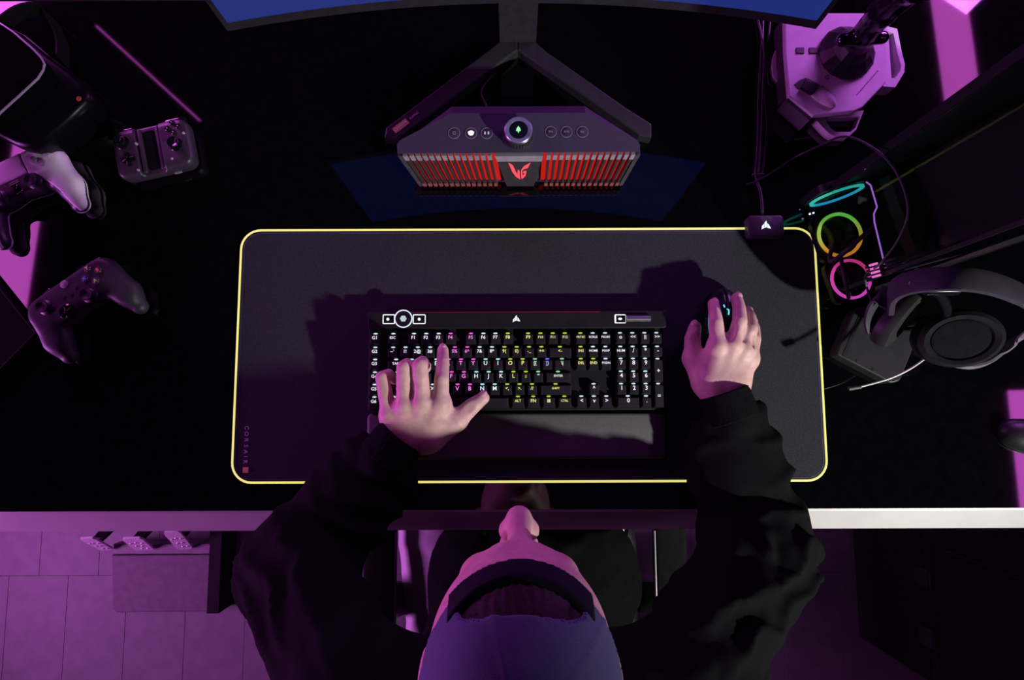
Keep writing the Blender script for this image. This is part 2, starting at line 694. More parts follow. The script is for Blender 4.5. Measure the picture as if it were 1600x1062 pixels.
obj('light_border', tube(path, 0.0019, 8, closed=True), glow, mm, label='glowing yellow border line')
# stitching line just inside the border
obj('stitching', frame_prism(rrect(mcx, mcy, MX1 - MX0 - 0.006, MY1 - MY0 - 0.006, 0.028, 8),
                             rrect(mcx, mcy, MX1 - MX0 - 0.009, MY1 - MY0 - 0.009, 0.0265, 8), MZ - 0.0005, MZ + 0.0003),
    mat('stitch', (0.05, 0.03, 0.09), 0.8, noise=0.3, nscale=500), mm, smooth=False)
lx = P(384.5, 690, MZ).x
ltr = mat('mat_print', (0.55, 0.50, 0.62), 0.6, noise=0.05)
t = B()
for ch, yy in zip('CORSAIR', (668, 677.5, 687, 696.5, 705.5, 713, 721)):
    q = text(ch, 0.0092, 0.0001, bold=0.008, M=TM((lx, P(384, yy, MZ).y, MZ + 0.0003), (0, 0, -math.pi / 2)))
    merge(t, q)
obj('lettering', t, ltr, mm, smooth=False, label='small pale lettering running down the corner')
c = P(384, 734, MZ)
obj('label_square', box((c.x, c.y, MZ + 0.0005), (0.0085, 0.0085, 0.0012)), mat('orange_tab', (0.80, 0.58, 0.20), 0.6, noise=0.1), mm, smooth=False, label='small orange square tag')
# control box of the light border
a, b = P(1168, 336, 0.02), P(1226, 370, 0.02)
cb = obj('control_box', prism(rrect((a.x + b.x) / 2, (a.y + b.y) / 2, b.x - a.x, a.y - b.y, 0.007, 5), 0.0005, 0.021, bev=0.003, seg=3),
         mat('control_box_plastic', (0.05, 0.045, 0.06), 0.45, noise=0.15), mm, angle=50)
def sails(cx, cy, z, s, M=None):
    """three little sails, the emblem on the gear"""
    t = B()
    for pts in ([(-.50, -.45), (-.44, -.05), (-.22, .18), (-.24, -.30)], [(-.19, -.28), (-.16, .30), (.06, .52), (.08, -.12), (.02, -.22)], [(.13, -.10), (.12, .25), (.30, .05), (.50, -.35), (.10, -.26)]):
        flat([(cx + x * s, cy + y * s) for x, y in pts], z, t)
    return t
c = P(1197, 352, 0.021)
obj('emblem', sails(c.x, c.y, 0.0211, 0.015), emat('white_glow', (0.85, 1.0, 0.97), 1.1), cb, smooth=False, label='lit white emblem')

# ------------------------------------------------------------------ keyboard
U = 0.01927
KZ = 0.0335                       # height of the key tops
kx0, kx1 = P(574, 560, 0.03).x, P(1042, 560, 0.03).x
kyt, kyf = P(808, 486, 0.032).y, P(808, 641, 0.02).y
kcx, kcy = (kx0 + kx1) / 2, (kyt + kyf) / 2
kb = thing('keyboard', (kcx, kcy, MZ), 'full-size black mechanical keyboard with glowing multicoloured key legends', 'keyboard')
kbm = mat('keyboard_metal', (0.010, 0.010, 0.012), 0.45, metal=0.1, spec=0.35, noise=0.15, bump=0.1, bscale=600)
obj('case', prism(rrect(kcx, (kyt + kyf) / 2, kx1 - kx0, kyt - kyf, 0.004, 3), MZ + 0.0006, 0.0215, bev=0.0015, seg=2), kbm, kb, smooth=False)
bar_f = P(808, 513, 0.030).y
t = prism(rrect(kcx, (kyt + bar_f) / 2, kx1 - kx0, kyt - bar_f, 0.003, 3), 0.0215, 0.0315, bev=0.0012, seg=2)
topbar = obj('top_bar', t, kbm, kb, smooth=False)
# thin reddish seam at the back of the bar
obj('accent_seam', box((kcx - 0.02, kyt - 0.0012, 0.0316), (0.30, 0.0008, 0.0004)), mat('seam_red', (0.25, 0.01, 0.03), 0.4, noise=0.1), topbar, smooth=False)
wglow = emat('white_key_glow', (0.92, 0.94, 1.0), 1.0)
c = P(807, 498, 0.032)
obj('emblem', sails(c.x, c.y, 0.0316, 0.012), wglow, topbar, smooth=False, label='lit white emblem')
# control wheel with its two framed buttons
c = P(630.5, 498, 0.034)
M = Matrix.Translation((c.x, c.y, 0))
wheel = obj('control_wheel', lathe([(0.0, 0.0315), (0.0125, 0.0315), (0.0125, 0.036), (0.0115, 0.037), (0.0075, 0.0362), (0.0, 0.0362)], 28, M=M), kbm, kb)
obj('light_ring', lathe([(0.0126, 0.0352), (0.0142, 0.0352), (0.0142, 0.0364), (0.0126, 0.0364), (0.0126, 0.0352)], 32, M=M), emat('ring_glow', (0.75, 0.85, 1.0), 1.1), wheel)
obj('wheel_icon', lathe([(0.0, 0.0364), (0.0052, 0.0364), (0.0052, 0.0372), (0.0, 0.0372)], 6, M=M), mat('wheel_icon', (0.3, 0.35, 0.35), 0.4, emit=(0.45, 0.62, 0.60), es=0.7, noise=0.1), wheel, smooth=False)
for x0, x1, dot in ((598, 617, 606), (645, 665, 655)):
    a, b = P(x0, 491, 0.032), P(x1, 506, 0.032)
    w_, h_ = b.x - a.x, a.y - b.y
    fr = obj('button_frame', frame_prism(rrect((a.x + b.x) / 2, (a.y + b.y) / 2, w_, h_, 0.0018, 3), rrect((a.x + b.x) / 2, (a.y + b.y) / 2, w_ - 0.003, h_ - 0.003, 0.0008, 3), 0.0316, 0.0322), wglow, kb, smooth=False, label='white lit rectangular button outline')
    d = P(dot, 498.5, 0.032)
    obj('button_icon', lathe([(0, 0.0317), (0.0024, 0.0317), (0.0024, 0.0323), (0, 0.0323)], 10, M=Matrix.Translation((d.x, d.y, 0))), wglow, fr, smooth=False)
a, b = P(960, 491, 0.032), P(978, 505, 0.032)
fr = obj('button_frame', frame_prism(rrect((a.x + b.x) / 2, (a.y + b.y) / 2, b.x - a.x, a.y - b.y, 0.0018, 3), rrect((a.x + b.x) / 2 + 0.001, (a.y + b.y) / 2, b.x - a.x - 0.003, a.y - b.y - 0.003, 0.0008, 3), 0.0316, 0.0322), wglow, kb, smooth=False, label='white lit rectangular button outline')
obj('button_icon', lathe([(0, 0), (0.0032, 0), (0.0032, 0.0006), (0, 0.0006)], 12, M=TM(((a.x + b.x) / 2, (a.y + b.y) / 2, 0.0317), sc=(1, 0.6, 1))), wglow, fr, smooth=False)
a, b = P(979, 497.5, 0.033), P(1016, 497.5, 0.033)
t = rod(a, b, 0.0052, n=14)
obj('volume_roller', t, mat('roller_metal', (0.45, 0.42, 0.50), 0.3, metal=0.9, noise=0.1), kb)

# keys: centre (u from the left letter column, row), width in u, legend
FX, FY = P(613, 530, KZ).x, None
ROWY = [P(808, y, KZ).y for y in (529.5, 551.0, 570.0, 590.0, 609.5, 629.0)]
def colour(px, row):
    if px < 697: return 'white'
    if px < 741: return 'magenta'
    if px < 786: return 'white' if row in (0, 1) else 'cyan'
    if px < 900: return 'blue' if (row == 2 and 848 < px < 862) else ('mint' if (row in (2, 3) and 828 < px) else 'lime')
    if px < 932 and row in (0, 1, 2): return 'lime' if px < 915 or row == 2 else 'white'
    return 'white'
KC = {'white': ((0.92, 0.93, 1.0), (0.55, 0.72, 0.80)), 'magenta': ((1.0, 0.25, 0.85), (0.8, 0.10, 0.62)), 'cyan': ((0.80, 0.92, 1.0), (0.40, 0.75, 0.80)),
      'lime': ((0.88, 0.86, 0.28), (0.42, 0.58, 0.04)), 'mint': ((0.80, 0.95, 0.75), (0.25, 0.62, 0.30)), 'blue': ((0.45, 0.5, 1.0), (0.12, 0.16, 0.95))}
KEYS = []
def add(px, row, wu, s, hu=1.0, yoff=0.0): KEYS.append((px, row, wu, s, hu, yoff))
for r_ in range(6): add(585, r_, 1, 'G%d' % (r_ + 1))
add(613, 0, 1, 'ESC')
for i, px in enumerate((645.5, 665, 684.5, 703.5, 735.5, 755, 774, 793.5, 825.5, 845, 864.5, 883.5)): add(px, 0, 1, 'F%d' % (i + 1))
for i, s in enumerate(('~`', '1!', '2@', '3#', '4$', '5%', '6^', '7&', '8*', '9(', '0)', '-_', '+=')): add(613 + 19.45 * i, 1, 1, s)
add(875.5, 1, 2, '<-')
add(618, 2, 1.5, 'TAB')
for i, s in enumerate(('Q', 'W', 'E', 'R', 'T', 'Y', 'U', 'I', 'O', 'P', '[{', ']}')): add(642.5 + 19.35 * i, 2, 1, s)
add(878.5, 2, 1.5, '\\|')
add(620.5, 3, 1.75, 'CAPS')
for i, s in enumerate(('A', 'S', 'D', 'F', 'G', 'H', 'J', 'K', 'L', ';:', '\'"')): add(647 + 19.4 * i, 3, 1, s)
add(872, 3, 2.2, 'ENTER')
add(625.5, 4, 2.25, 'SHIFT')
for i, s in enumerate(('Z', 'X', 'C', 'V', 'B', 'N', 'M', '<,', '>.', '/?')): add(656.5 + 19.4 * i, 4, 1, s)
add(868, 4, 2.7, 'SHIFT')
for px, wu, s in ((616, 1.25, 'CTRL'), (640.5, 1.25, '##'), (664.5, 1.25, 'ALT'), (737, 6.1, ''), (809, 1.2, 'ALT'), (833, 1.2, 'FN'), (857, 1.2, '##'), (881.5, 1.25, 'CTRL')): add(px, 5, wu, s)
for i, px in enumerate((908, 927.5, 947)):
    for r_, ss in ((0, ('PRTSC', 'SCRLK', 'PAUSE')), (1, ('INS', 'HOME', 'PGUP')), (2, ('DEL', 'END', 'PGDN'))): add(px, r_, 1, ss[i])
    add(px, 5, 1, ('<', 'v', '>')[i])
add(927.5, 4, 1, '^')
for i, px in enumerate((970.5, 990, 1009, 1028)): add(px, 0, 1, ('o', '<<', '||', '>>')[i])
for r_, ss in ((1, ('NUM', '/', '*')), (2, '789'), (3, '456'), (4, '123')):
    for i in range(3): add((970.5, 990, 1009)[i], r_, 1, ss[i])
add(980.5, 5, 2, '0'); add(1009, 5, 1, '.')
add(1028.5, 1, 1, '-'); add(1028.5, 2.5, 1, '+', 2); add(1028.5, 4.5, 1, '=', 2)
cap_m = mat('keycap', (0.010, 0.009, 0.013), 0.6, noise=0.2, spec=0.25, bump=0.1, bscale=900)
cap_cache = {}
def keycap(wu, hu):
    k = (wu, hu)
    if k not in cap_cache:
        w2, h2 = (wu * U - 0.0012) / 2, (hu * U - 0.0012) / 2
        t = B()
        rings = []
        for ins, z, sh in ((0.0, 0.0, 0.0), (0.0004, 0.0012, 0.0), (0.0024, 0.0098, 0.0005), (0.0032, 0.0105, 0.0005)):
            a_, b_ = w2 - ins, h2 - ins
            rings.append([t.verts.new((x, y + sh, z)) for x, y in ((-a_, -b_), (a_, -b_), (a_, b_), (-a_, b_))])
        for p, q in zip(rings, rings[1:]):
            for i in range(4):
                j = (i + 1) % 4
                t.faces.new((p[i], p[j], q[j], q[i]))
        t.faces.new(rings[-1]); t.faces.new(rings[0][::-1])
        me = mkmesh(t, 'keycap')
        me.materials.append(cap_m)
        cap_cache[k] = me
    return cap_cache[k]
led_cache = {}
for px, row, wu, s, hu, yo in KEYS:
    r0 = int(row)
    y = ROWY[r0] if row == r0 else (ROWY[r0] + ROWY[r0 + 1]) / 2
    x = P(px, 560, KZ).x
    k = obj('keycap', keycap(wu, hu), None, kb, loc=(x, y, KZ - 0.0105))
    cn = colour(px, r0)
    lm = emat('legend_' + cn, KC[cn][0], 1.0)
    if s and s != '##':
        size = 0.0088 if len(s) == 1 else (0.0072 if len(s) == 2 else (0.0056 if len(s) <= 3 else 0.0047))
        if row >= 1 and px > 960 and len(s) == 1: size = 0.0092
        ly = 0.0028 if hu == 1 else 0.0
        obj('legend', text(s, size, 0.00015, bold=0.012, M=TM((0, ly, 0.0107))), lm, k, local=True, smooth=False)
    elif s == '##':
        t = B()
        for qx in (-1, 1):
            for qy in (-1, 1):
                box((qx * 0.0013, 0.0028 + qy * 0.0013, 0.0107), (0.0021, 0.0021, 0.0003), t)
        obj('legend', t, lm, k, local=True, smooth=False)
    if wu < 6:
        if cn not in led_cache:
            t = lathe([(0.0, 0.0), (0.0034, 0.0), (0.003, 0.0012), (0.0, 0.0016)], 10, M=TM((0, 0, 0), sc=(1, 0.36, 1)))
            me = mkmesh(t, 'led', True)
            me.materials.append(emat('led_' + cn, KC[cn][1], 1.15))
            led_cache[cn] = me
        obj('key_light', led_cache[cn], None, k, local=True, loc=(0, hu * U / 2 + 0.0002 if hu == 1 else hu * U / 2, 0.0045))

# ------------------------------------------------------------------ palm rest
a, b = P(573, 646, 0.018), P(1042, 717, 0.014)
t = prism(rrect((a.x + b.x) / 2, (a.y + b.y) / 2, b.x - a.x, a.y - b.y, 0.008, 5), MZ + 0.0005, 0.0185, bev=0.005, seg=4)
for v in t.verts:                                  # it slopes down towards the player
    if v.co.z > 0.008:
        v.co.z -= 0.006 * (a.y - v.co.y) / (a.y - b.y)
pr = tag(obj('palm_rest', t, mat('palm_rest_rubber', (0.075, 0.075, 0.078), 0.62, noise=0.12, nscale=300, bump=0.35, bscale=1500), angle=60),
         'padded dark grey palm rest along the front of the keyboard', 'palm rest')

# ------------------------------------------------------------------ mouse under the right hand
mc = P(1124, 512, 0.0)
mo = thing('computer_mouse', (mc.x, mc.y, MZ), 'black gaming mouse with cyan light strips under the right hand', 'mouse', rotz=R(-3))
def f_mouse(X):
    d = s_ell(X, (0, -0.004, 0.004), (0.030, 0.062, 0.036))
    d = smin(d, s_ell(X, (0, 0.030, 0.006), (0.027, 0.030, 0.022)), 0.015)
    d = smax(d, np.abs(X[:, 0]) - 0.0285, 0.008)
    d = smax(d, 0.0008 - X[:, 2], 0.001)
    g = np.maximum(np.abs(X[:, 0]) - 0.0008, 0.012 - X[:, 1])
    return smax(d, -np.maximum(g, -(X[:, 2] - 0.012)), 0.001)
obj('shell', sdf_mesh('shell', f_mouse, (-0.032, -0.064, 0.0), (0.032, 0.064, 0.042), 0.0014), mat('mouse_shell', (0.012, 0.011, 0.016), 0.3, noise=0.2), mo, local=True)
obj('scroll_wheel', lathe([(0, -0.004), (0.010, -0.004), (0.0115, -0.002), (0.0115, 0.002), (0.010, 0.004), (0, 0.004)], 20, M=TM((0, 0.034, 0.020), (0, R(90), 0))), RUBBER(), mo, local=True)
cy = emat('cyan_strip', (0.16, 0.72, 1.0), 1.0)
def on_top(f, x, y, z1, n=200):
    """height of the surface of f above (x, y)"""
    zs = np.linspace(z1, 0.0, n, dtype=np.float32)
    d = f(np.stack([np.full(n, x, np.float32), np.full(n, y, np.float32), zs], 1))
    k = np.argmax(d < 0)
    return float(zs[k]) if d[k] < 0 else 0.0
MI = Matrix.Rotation(R(3), 3, 'Z')
for px_ in ([(1098, 483), (1100.5, 492), (1104, 503), (1108.5, 520)], [(1130.5, 476), (1132, 480)], [(1136.5, 478), (1138, 484), (1137.5, 492)]):
    pts = []
    for x_, y_ in px_:
        z_ = 0.025
        for _ in range(4):
            q = MI @ (P(x_, y_, MZ + z_) - Vector((mc.x, mc.y, MZ)))
            q.x = max(-0.0245, q.x)
            z_ = on_top(f_mouse, q.x, q.y, 0.045)
        pts.append((q.x, q.y, z_ + 0.0010))
    obj('light_strip', tube(spline(pts, 5), 0.0012, 6), cy, mo, local=True, label='cyan light strip')
for k in range(2):
    obj('side_button', box((-0.0285, 0.004 - k * 0.018, 0.021), (0.004, 0.015, 0.006), bev=0.001), RUBBER(), mo, local=True)
obj('skate', box((0, 0, 0.0006), (0.03, 0.08, 0.0008), bev=0.0002, seg=1), RUBBER(), mo, local=True)

# ------------------------------------------------------------------ speaker bar between the monitor feet
spk_m = mat('speaker_shell', (0.036, 0.033, 0.055), 0.6, noise=0.12, nscale=500, bump=0.25, bscale=1300)
ST = 0.095
spk = thing('desktop_speaker', P(810, 268, 0.0), 'angular desktop speaker with a red lit grille and round top knob', 'speaker')
def loft(rings, bm=None, cap=True):
    t = B() if bm is None else bm
    vs_ = [[t.verts.new(p) for p in r] for r in rings]
    n = len(rings[0])
    for a, b in zip(vs_, vs_[1:]):
        for i in range(n):
            j = (i + 1) % n
            t.faces.new((a[i], a[j], b[j], b[i]))
    if cap:
        t.faces.new(vs_[0][::-1]); t.faces.new(vs_[-1])
    bmesh.ops.recalc_face_normals(t, faces=t.faces)
    return t
top = [P(705, 177, ST), P(915, 176, ST), P(996, 219, ST), P(1000, 226, ST), P(1000, 237, ST), P(621, 240, ST), P(620, 226, ST), P(625, 219, ST)]
yback = P(810, 166, ST - 0.012).y
def shrink(p, z, inset):
    c = Vector((spk.location.x, p.y, z))
    return Vector((c.x + (p.x - c.x) * (1 - inset), p.y, z))
mid = [Vector((p.x, p.y, ST - 0.012)) for p in top]
for i in (0, 1): mid[i].y = yback
for i in (4, 5): mid[i].y += 0.010
bot = []
for i, p in enumerate(mid):
    q = shrink(p, 0.012, 0.10)
    bot.append(q)
fy = P(810, 291, 0.012).y
for i in (3, 4, 5, 6): bot[i].y = max(bot[i].y, fy + 0.012) if i in (3, 6) else fy + 0.012
foot = [Vector((p.x * 0.97 + spk.location.x * 0.03, p.y, 0.0005)) for p in bot]
ci = [Vector((p.x, p.y, ST - 0.004)) for p in top]
obj('shell', loft([foot, bot, mid, ci[:0] or mid and [Vector((p.x, p.y, ST)) for p in top]]), spk_m, spk, smooth=False)
# front grille: red lit panel with slats standing in front of it
TLp, TRp = P(628, 244, ST - 0.002), P(994, 242, ST - 0.002)
BLp, BRp = P(661, 291, 0.012), P(967, 290, 0.012)
def fpt(u, v):                      # u across, v down the front
    return (TLp.lerp(TRp, u)).lerp(BLp.lerp(BRp, u), v)
nrm = (TRp - TLp).cross(BLp - TLp).normalized()
if nrm.y > 0: nrm = -nrm
red = mat('red_glow_panel', (0.1, 0.0, 0.0), 0.5, emit=(0.80, 0.016, 0.012), es=0.62, noise=0.1)
t = B()
for u0, u1 in ((0.01, 0.40), (0.60, 0.99)):
    q = [fpt(u0, 0.06), fpt(u1, 0.06), fpt(u1, 0.96), fpt(u0, 0.96)]
    q = [p - nrm * 0.0095 for p in q]
    loft([q, [p - nrm * 0.001 for p in q]], t)
obj('light_panel', t, red, spk, smooth=False, label='red lit panel behind the slats')
sl_m = mat('grille_lip', (0.24, 0.24, 0.26), 0.45, noise=0.1)
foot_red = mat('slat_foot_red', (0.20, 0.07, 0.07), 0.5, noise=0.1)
slat_m = mat('grille_slat', (0.028, 0.028, 0.03), 0.45, noise=0.1)
ux = (TRp - TLp).normalized()
for side in (0, 1):
    for k in range(14):
        u = (0.012 + k * 0.0278) if side == 0 else (0.988 - k * 0.0278)
        a, b = fpt(u, 0.0), fpt(u, 1.0)
        hw = ux * 0.0020
        ring1 = [a - hw, a + hw, a + hw - nrm * 0.010, a - hw - nrm * 0.010]
        a2 = a.lerp(b, 0.03) + nrm * 0.0004
        ring2 = [b - hw * .7, b + hw * .7, b + hw * .7 - nrm * 0.009, b - hw * .7 - nrm * 0.009]
        so = obj('slat', loft([ring1, ring2]), slat_m, spk, smooth=False)
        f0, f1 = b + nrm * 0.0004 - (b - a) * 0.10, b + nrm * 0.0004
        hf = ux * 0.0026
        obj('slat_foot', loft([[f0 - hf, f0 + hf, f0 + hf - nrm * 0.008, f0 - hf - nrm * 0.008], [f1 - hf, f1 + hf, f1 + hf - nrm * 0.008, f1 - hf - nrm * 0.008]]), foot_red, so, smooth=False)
        hw = ux * 0.0030
        w3 = b - a
        q0, q1 = a + nrm * 0.0006 - w3 * 0.01, a + nrm * 0.0006 + w3 * 0.13
        obj('slat_cap', loft([[q0 - hw, q0 + hw, q0 + hw - nrm * 0.0095, q0 - hw - nrm * 0.0095], [q1 - hw, q1 + hw, q1 + hw - nrm * 0.003, q1 - hw - nrm * 0.003]]), sl_m, so, smooth=False)
# end plates, centre plate with the wing emblem
for u0, u1 in ((-0.018, 0.0), (1.0, 1.018)):
    a, b, c_, d = fpt(u0, 0), fpt(u1, 0), fpt(u1, 1), fpt(u0, 1)
    obj('end_plate', loft([[a, b, c_, d], [p - nrm * 0.010 for p in (a, b, c_, d)]]), DARKG(), spk, smooth=False)
q = [fpt(0.398, 0.0), fpt(0.602, 0.0), fpt(0.565, 1.0), fpt(0.428, 1.0)]
cp = obj('centre_plate', loft([[p + nrm * 0.0005 for p in q], [p - nrm * 0.010 for p in q]]), mat('centre_plate', (0.03, 0.03, 0.034), 0.45, noise=0.15), spk, smooth=False, label='dark centre plate')
q = [fpt(0.398, -0.005), fpt(0.602, -0.005), fpt(0.598, 0.16), fpt(0.403, 0.16)]
obj('top_lip', loft([[p + nrm * 0.0015 for p in q], [p - nrm * 0.008 for p in q]]), sl_m, cp, smooth=False, label='light grey lip above the emblem')
wing = [[(-.5, .5), (-.30, .34), (-.19, -.05), (-.13, -.16), (-.10, .10), (-.02, .02), (-.02, -.48), (-.22, -.30), (-.36, -.02)],
        [(.5, .5), (.20, .30), (.07, .12), (.04, -.05), (.04, -.48), (.24, -.28), (.30, .02), (.16, .0), (.13, -.10), (.20, -.10), (.19, -.18), (.11, -.26), (.10, .04), (.18, .13), (.36, .20)]]
ec = fpt(0.5, 0.48) + nrm * 0.0008
vy = (TLp.lerp(TRp, .5) - BLp.lerp(BRp, .5)).normalized()
t = B()
for pts in wing:
    q = [ec + ux * x * 0.034 + vy * y * 0.046 for x, y in pts]
    loft([q, [p + nrm * 0.0006 for p in q]], t)
obj('emblem', t, emat('red_emblem', (1.0, 0.07, 0.10), 1.15), cp, smooth=False, label='red lit winged emblem')
# knob and buttons on the top
kc = P(810, 203, 0.118)
M = Matrix.Translation((kc.x, kc.y, 0))
kn = obj('volume_knob', lathe([(0, ST), (0.0235, ST), (0.0235, 0.098), (0.0215, 0.0985), (0.0215, 0.116), (0.0195, 0.118), (0.0, 0.118)], 36, M=M), mat('knob_dark', (0.06, 0.06, 0.07), 0.35, metal=0.4, noise=0.1), spk)
t = B()
for k in range(30):
    a_ = 2 * math.pi * k / 30
    box((kc.x + 0.0215 * math.cos(a_), kc.y + 0.0215 * math.sin(a_), 0.1065), (0.0012, 0.0018, 0.015), t, M=Matrix.Rotation(a_, 4, 'Z'))
obj('knurling', t, BLACKP(), kn, smooth=False)
obj('knob_ring', lathe([(0.0135, 0.1181), (0.0195, 0.1176), (0.0203, 0.1186), (0.0195, 0.1195), (0.0140, 0.1192), (0.0135, 0.1181)], 40, M=M), mat('brushed_ring', (0.55, 0.52, 0.62), 0.3, metal=0.8, noise=0.25, nscale=90), kn, label='brushed metal ring')
obj('knob_face', lathe([(0, 0.1181), (0.0135, 0.1181), (0.0135, 0.1188), (0, 0.1188)], 28, M=M), GLOSSB(), kn, smooth=False)
ip = [(0, .5), (.30, .2), (.42, -.15), (.15, -.2), (0, -.5), (-.15, -.2), (-.42, -.15), (-.30, .2)]
obj('knob_icon', flat([(kc.x + x * 0.0085, kc.y + y * 0.0115) for x, y in ip], 0.119), emat('green_icon', (0.35, 1.0, 0.45), 1.0), kn, smooth=False, label='glowing green icon')
for i, px in enumerate((709.5, 736, 760.5, 860.5, 885, 910)):
    c = P(px, 208 if i < 3 else 206, ST)
    Mb = Matrix.Translation((c.x, c.y, 0))
    bt = obj('top_button', lathe([(0, ST + 0.0006), (0.0072, ST + 0.0006), (0.0078, ST + 0.0002), (0.0078, ST - 0.001)], 24, M=Mb), mat('button_face', (0.035, 0.033, 0.045), 0.4, noise=0.1), spk)
    obj('button_rim', lathe([(0.0078, ST), (0.0092, ST), (0.0090, ST + 0.0009), (0.0080, ST + 0.0009), (0.0078, ST)], 24, M=Mb), mat('button_rim', (0.16, 0.15, 0.19), 0.4, noise=0.1), bt)
    im = mat('button_print', (0.30, 0.28, 0.40), 0.5, noise=0.05)
    if i == 1:
        obj('button_icon', flat([(c.x + (0.0046 + 0.0006 * math.sin(5 * a_)) * math.cos(a_), c.y + 0.0040 * math.sin(a_)) for a_ in [k * math.pi / 8 for k in range(16)]], ST + 0.0007), emat('white_icon', (1, 0.97, 1), 1.1), bt, smooth=False, label='glowing white icon')
    elif i == 0:
        obj('button_icon', frame_prism(rrect(c.x, c.y, 0.005, 0.005, 0.0024, 4), rrect(c.x, c.y, 0.0036, 0.0036, 0.0017, 4), ST + 0.0006, ST + 0.0009), im, bt, smooth=False)
    elif i == 2:
        t = box((c.x - 0.0026, c.y, ST + 0.0008), (0.0022, 0.004, 0.0005))
        box((c.x + 0.0026, c.y, ST + 0.0008), (0.0022, 0.004, 0.0005), t)
        obj('button_icon', t, mat('pale_icon', (0.5, 0.5, 0.6), 0.5, emit=(0.4, 0.4, 0.7), es=0.5, noise=0.05), bt, smooth=False)
    else:
        obj('button_icon', text(('FPS', 'RTS', 'EQ')[i - 3], 0.0045, 0.0001, bold=0.01, M=TM((c.x, c.y, ST + 0.0008))), im, bt, smooth=False)
obj('cable', tube(spline([P(770, 178, 0.03), P(757, 160, 0.006), P(752, 140, 0.004), P(775, 110, 0.004), P(790, 80, 0.004)], 6), 0.0022, 8), RUBBER(), spk)

# ------------------------------------------------------------------ curved monitor on a V-shaped foot
mon = thing('curved_monitor', P(806, 75, 0.0), 'curved ultrawide monitor on a black V-shaped foot behind the speaker', 'monitor')
mon_m = mat('monitor_black', (0.020, 0.020, 0.024), 0.38, noise=0.15, bump=0.15, bscale=700)
legs = [[(603, 199), (762, 79), (809, 42), (809, 78), (806, 80), (623, 216), (600, 215)],
        [(809, 42), (854, 80), (977, 167), (1018, 193), (1018, 215), (999, 211), (813, 80), (809, 78)]]
foot_m = mat('monitor_foot', (0.020, 0.020, 0.024), 0.5, spec=0.3, noise=0.12, bump=0.2, bscale=900)
lobs = []
for pts in legs:
    pl = polyP(pts, 0.024)
    lobs.append(obj('foot_leg', prism(pl, 0.0005, 0.024, bev=0.0025, seg=2), foot_m, mon, smooth=False))
stk = Vector((P(623, 180, 0.024) - P(604, 193, 0.024)))
ang = math.atan2(P(762, 79, .024).y - P(604, 199, .024).y, P(762, 79, .024).x - P(604, 199, .024).x)
c = P(626, 196.5, 0.0245)
sk = obj('sticker', box((c.x, c.y, 0.0243), (0.028, 0.0105, 0.0004), M=Matrix.Rotation(ang, 4, 'Z')), mat('amber_sticker', (0.50, 0.40, 0.10), 0.5, noise=0.1), lobs[0], smooth=False, label='small amber sticker with lettering')
d = Vector((math.cos(ang), math.sin(ang), 0))
t = text('NVIDIA', 0.0052, 0.0001, bold=0.02, M=TM(c + d * 0.0035 + Vector((0, 0, 0.0002)), (0, 0, ang)))
e_ = c - d * 0.0095
merge(t, frame_prism(rrect(e_.x, e_.y, 0.0062, 0.005, 0.002, 4, ang), rrect(e_.x, e_.y, 0.0040, 0.003, 0.0012, 4, ang), 0.0244, 0.0247))
obj('sticker_print', t, mat('sticker_print', (0.80, 0.72, 0.80), 0.5, noise=0.05), lobs[0], smooth=False)
c2 = P(647, 180.5, 0.0245)
obj('foot_lettering', text('G-SYNC', 0.0050, 0.0001, bold=0.01, M=TM(c2, (0, 0, ang))), mat('foot_print', (0.5, 0.42, 0.6), 0.5, noise=0.05), lobs[0], smooth=False)
# column and hinge
cb_ = P(809, 62, 0.0)
obj('column', loft([[Vector((cb_.x + x, cb_.y + y + dy, z)) for x, y in ((-.03, -.018), (.03, -.018), (.03, .018), (-.03, .018))] for z, dy in ((0.02, 0.0), (0.52, 0.03))]), mon_m, mon, smooth=False)
# the panel: corners picked from its mirror image in the desk top
ZB, ZT = 0.25, 0.66
e1, e2 = P(517, 262, -ZB), P(1103, 250, -ZB)
xl, xr = e1.x, e2.x
yend = (e1.y + e2.y) / 2
ymid = P(810, 229, -ZB).y
def screen_y(x):
    u = (x - (xl + xr) / 2) / ((xr - xl) / 2)
    return ymid + (yend - ymid) * u * u
def curved(x0, x1, z0, z1, off0, off1, n=24):
    rings = []
    for i in range(n + 1):
        x = x0 + (x1 - x0) * i / n
        y = screen_y(x)
        rings.append([Vector((x, y + off0, z0)), Vector((x, y + off0, z1)), Vector((x, y + off1, z1)), Vector((x, y + off1, z0))])
    return loft(rings)
obj('back_shell', curved(xl - 0.008, xr + 0.008, ZB - 0.02, ZT + 0.008, 0.001, 0.03), mon_m, mon, smooth=False)
obj('screen', curved(xl, xr, ZB, ZT, -0.001, 0.0015), mat('screen_blue', (0.01, 0.01, 0.02), 0.3, emit=(0.035, 0.085, 0.60), es=0.30, noise=0.1), mon, label='dim blue lit screen')
obj('mount', box((cb_.x, (ymid + 0.03 + cb_.y + 0.02) / 2, 0.46), (0.10, abs(cb_.y - ymid) + 0.02, 0.10), bev=0.006), mon_m, mon)

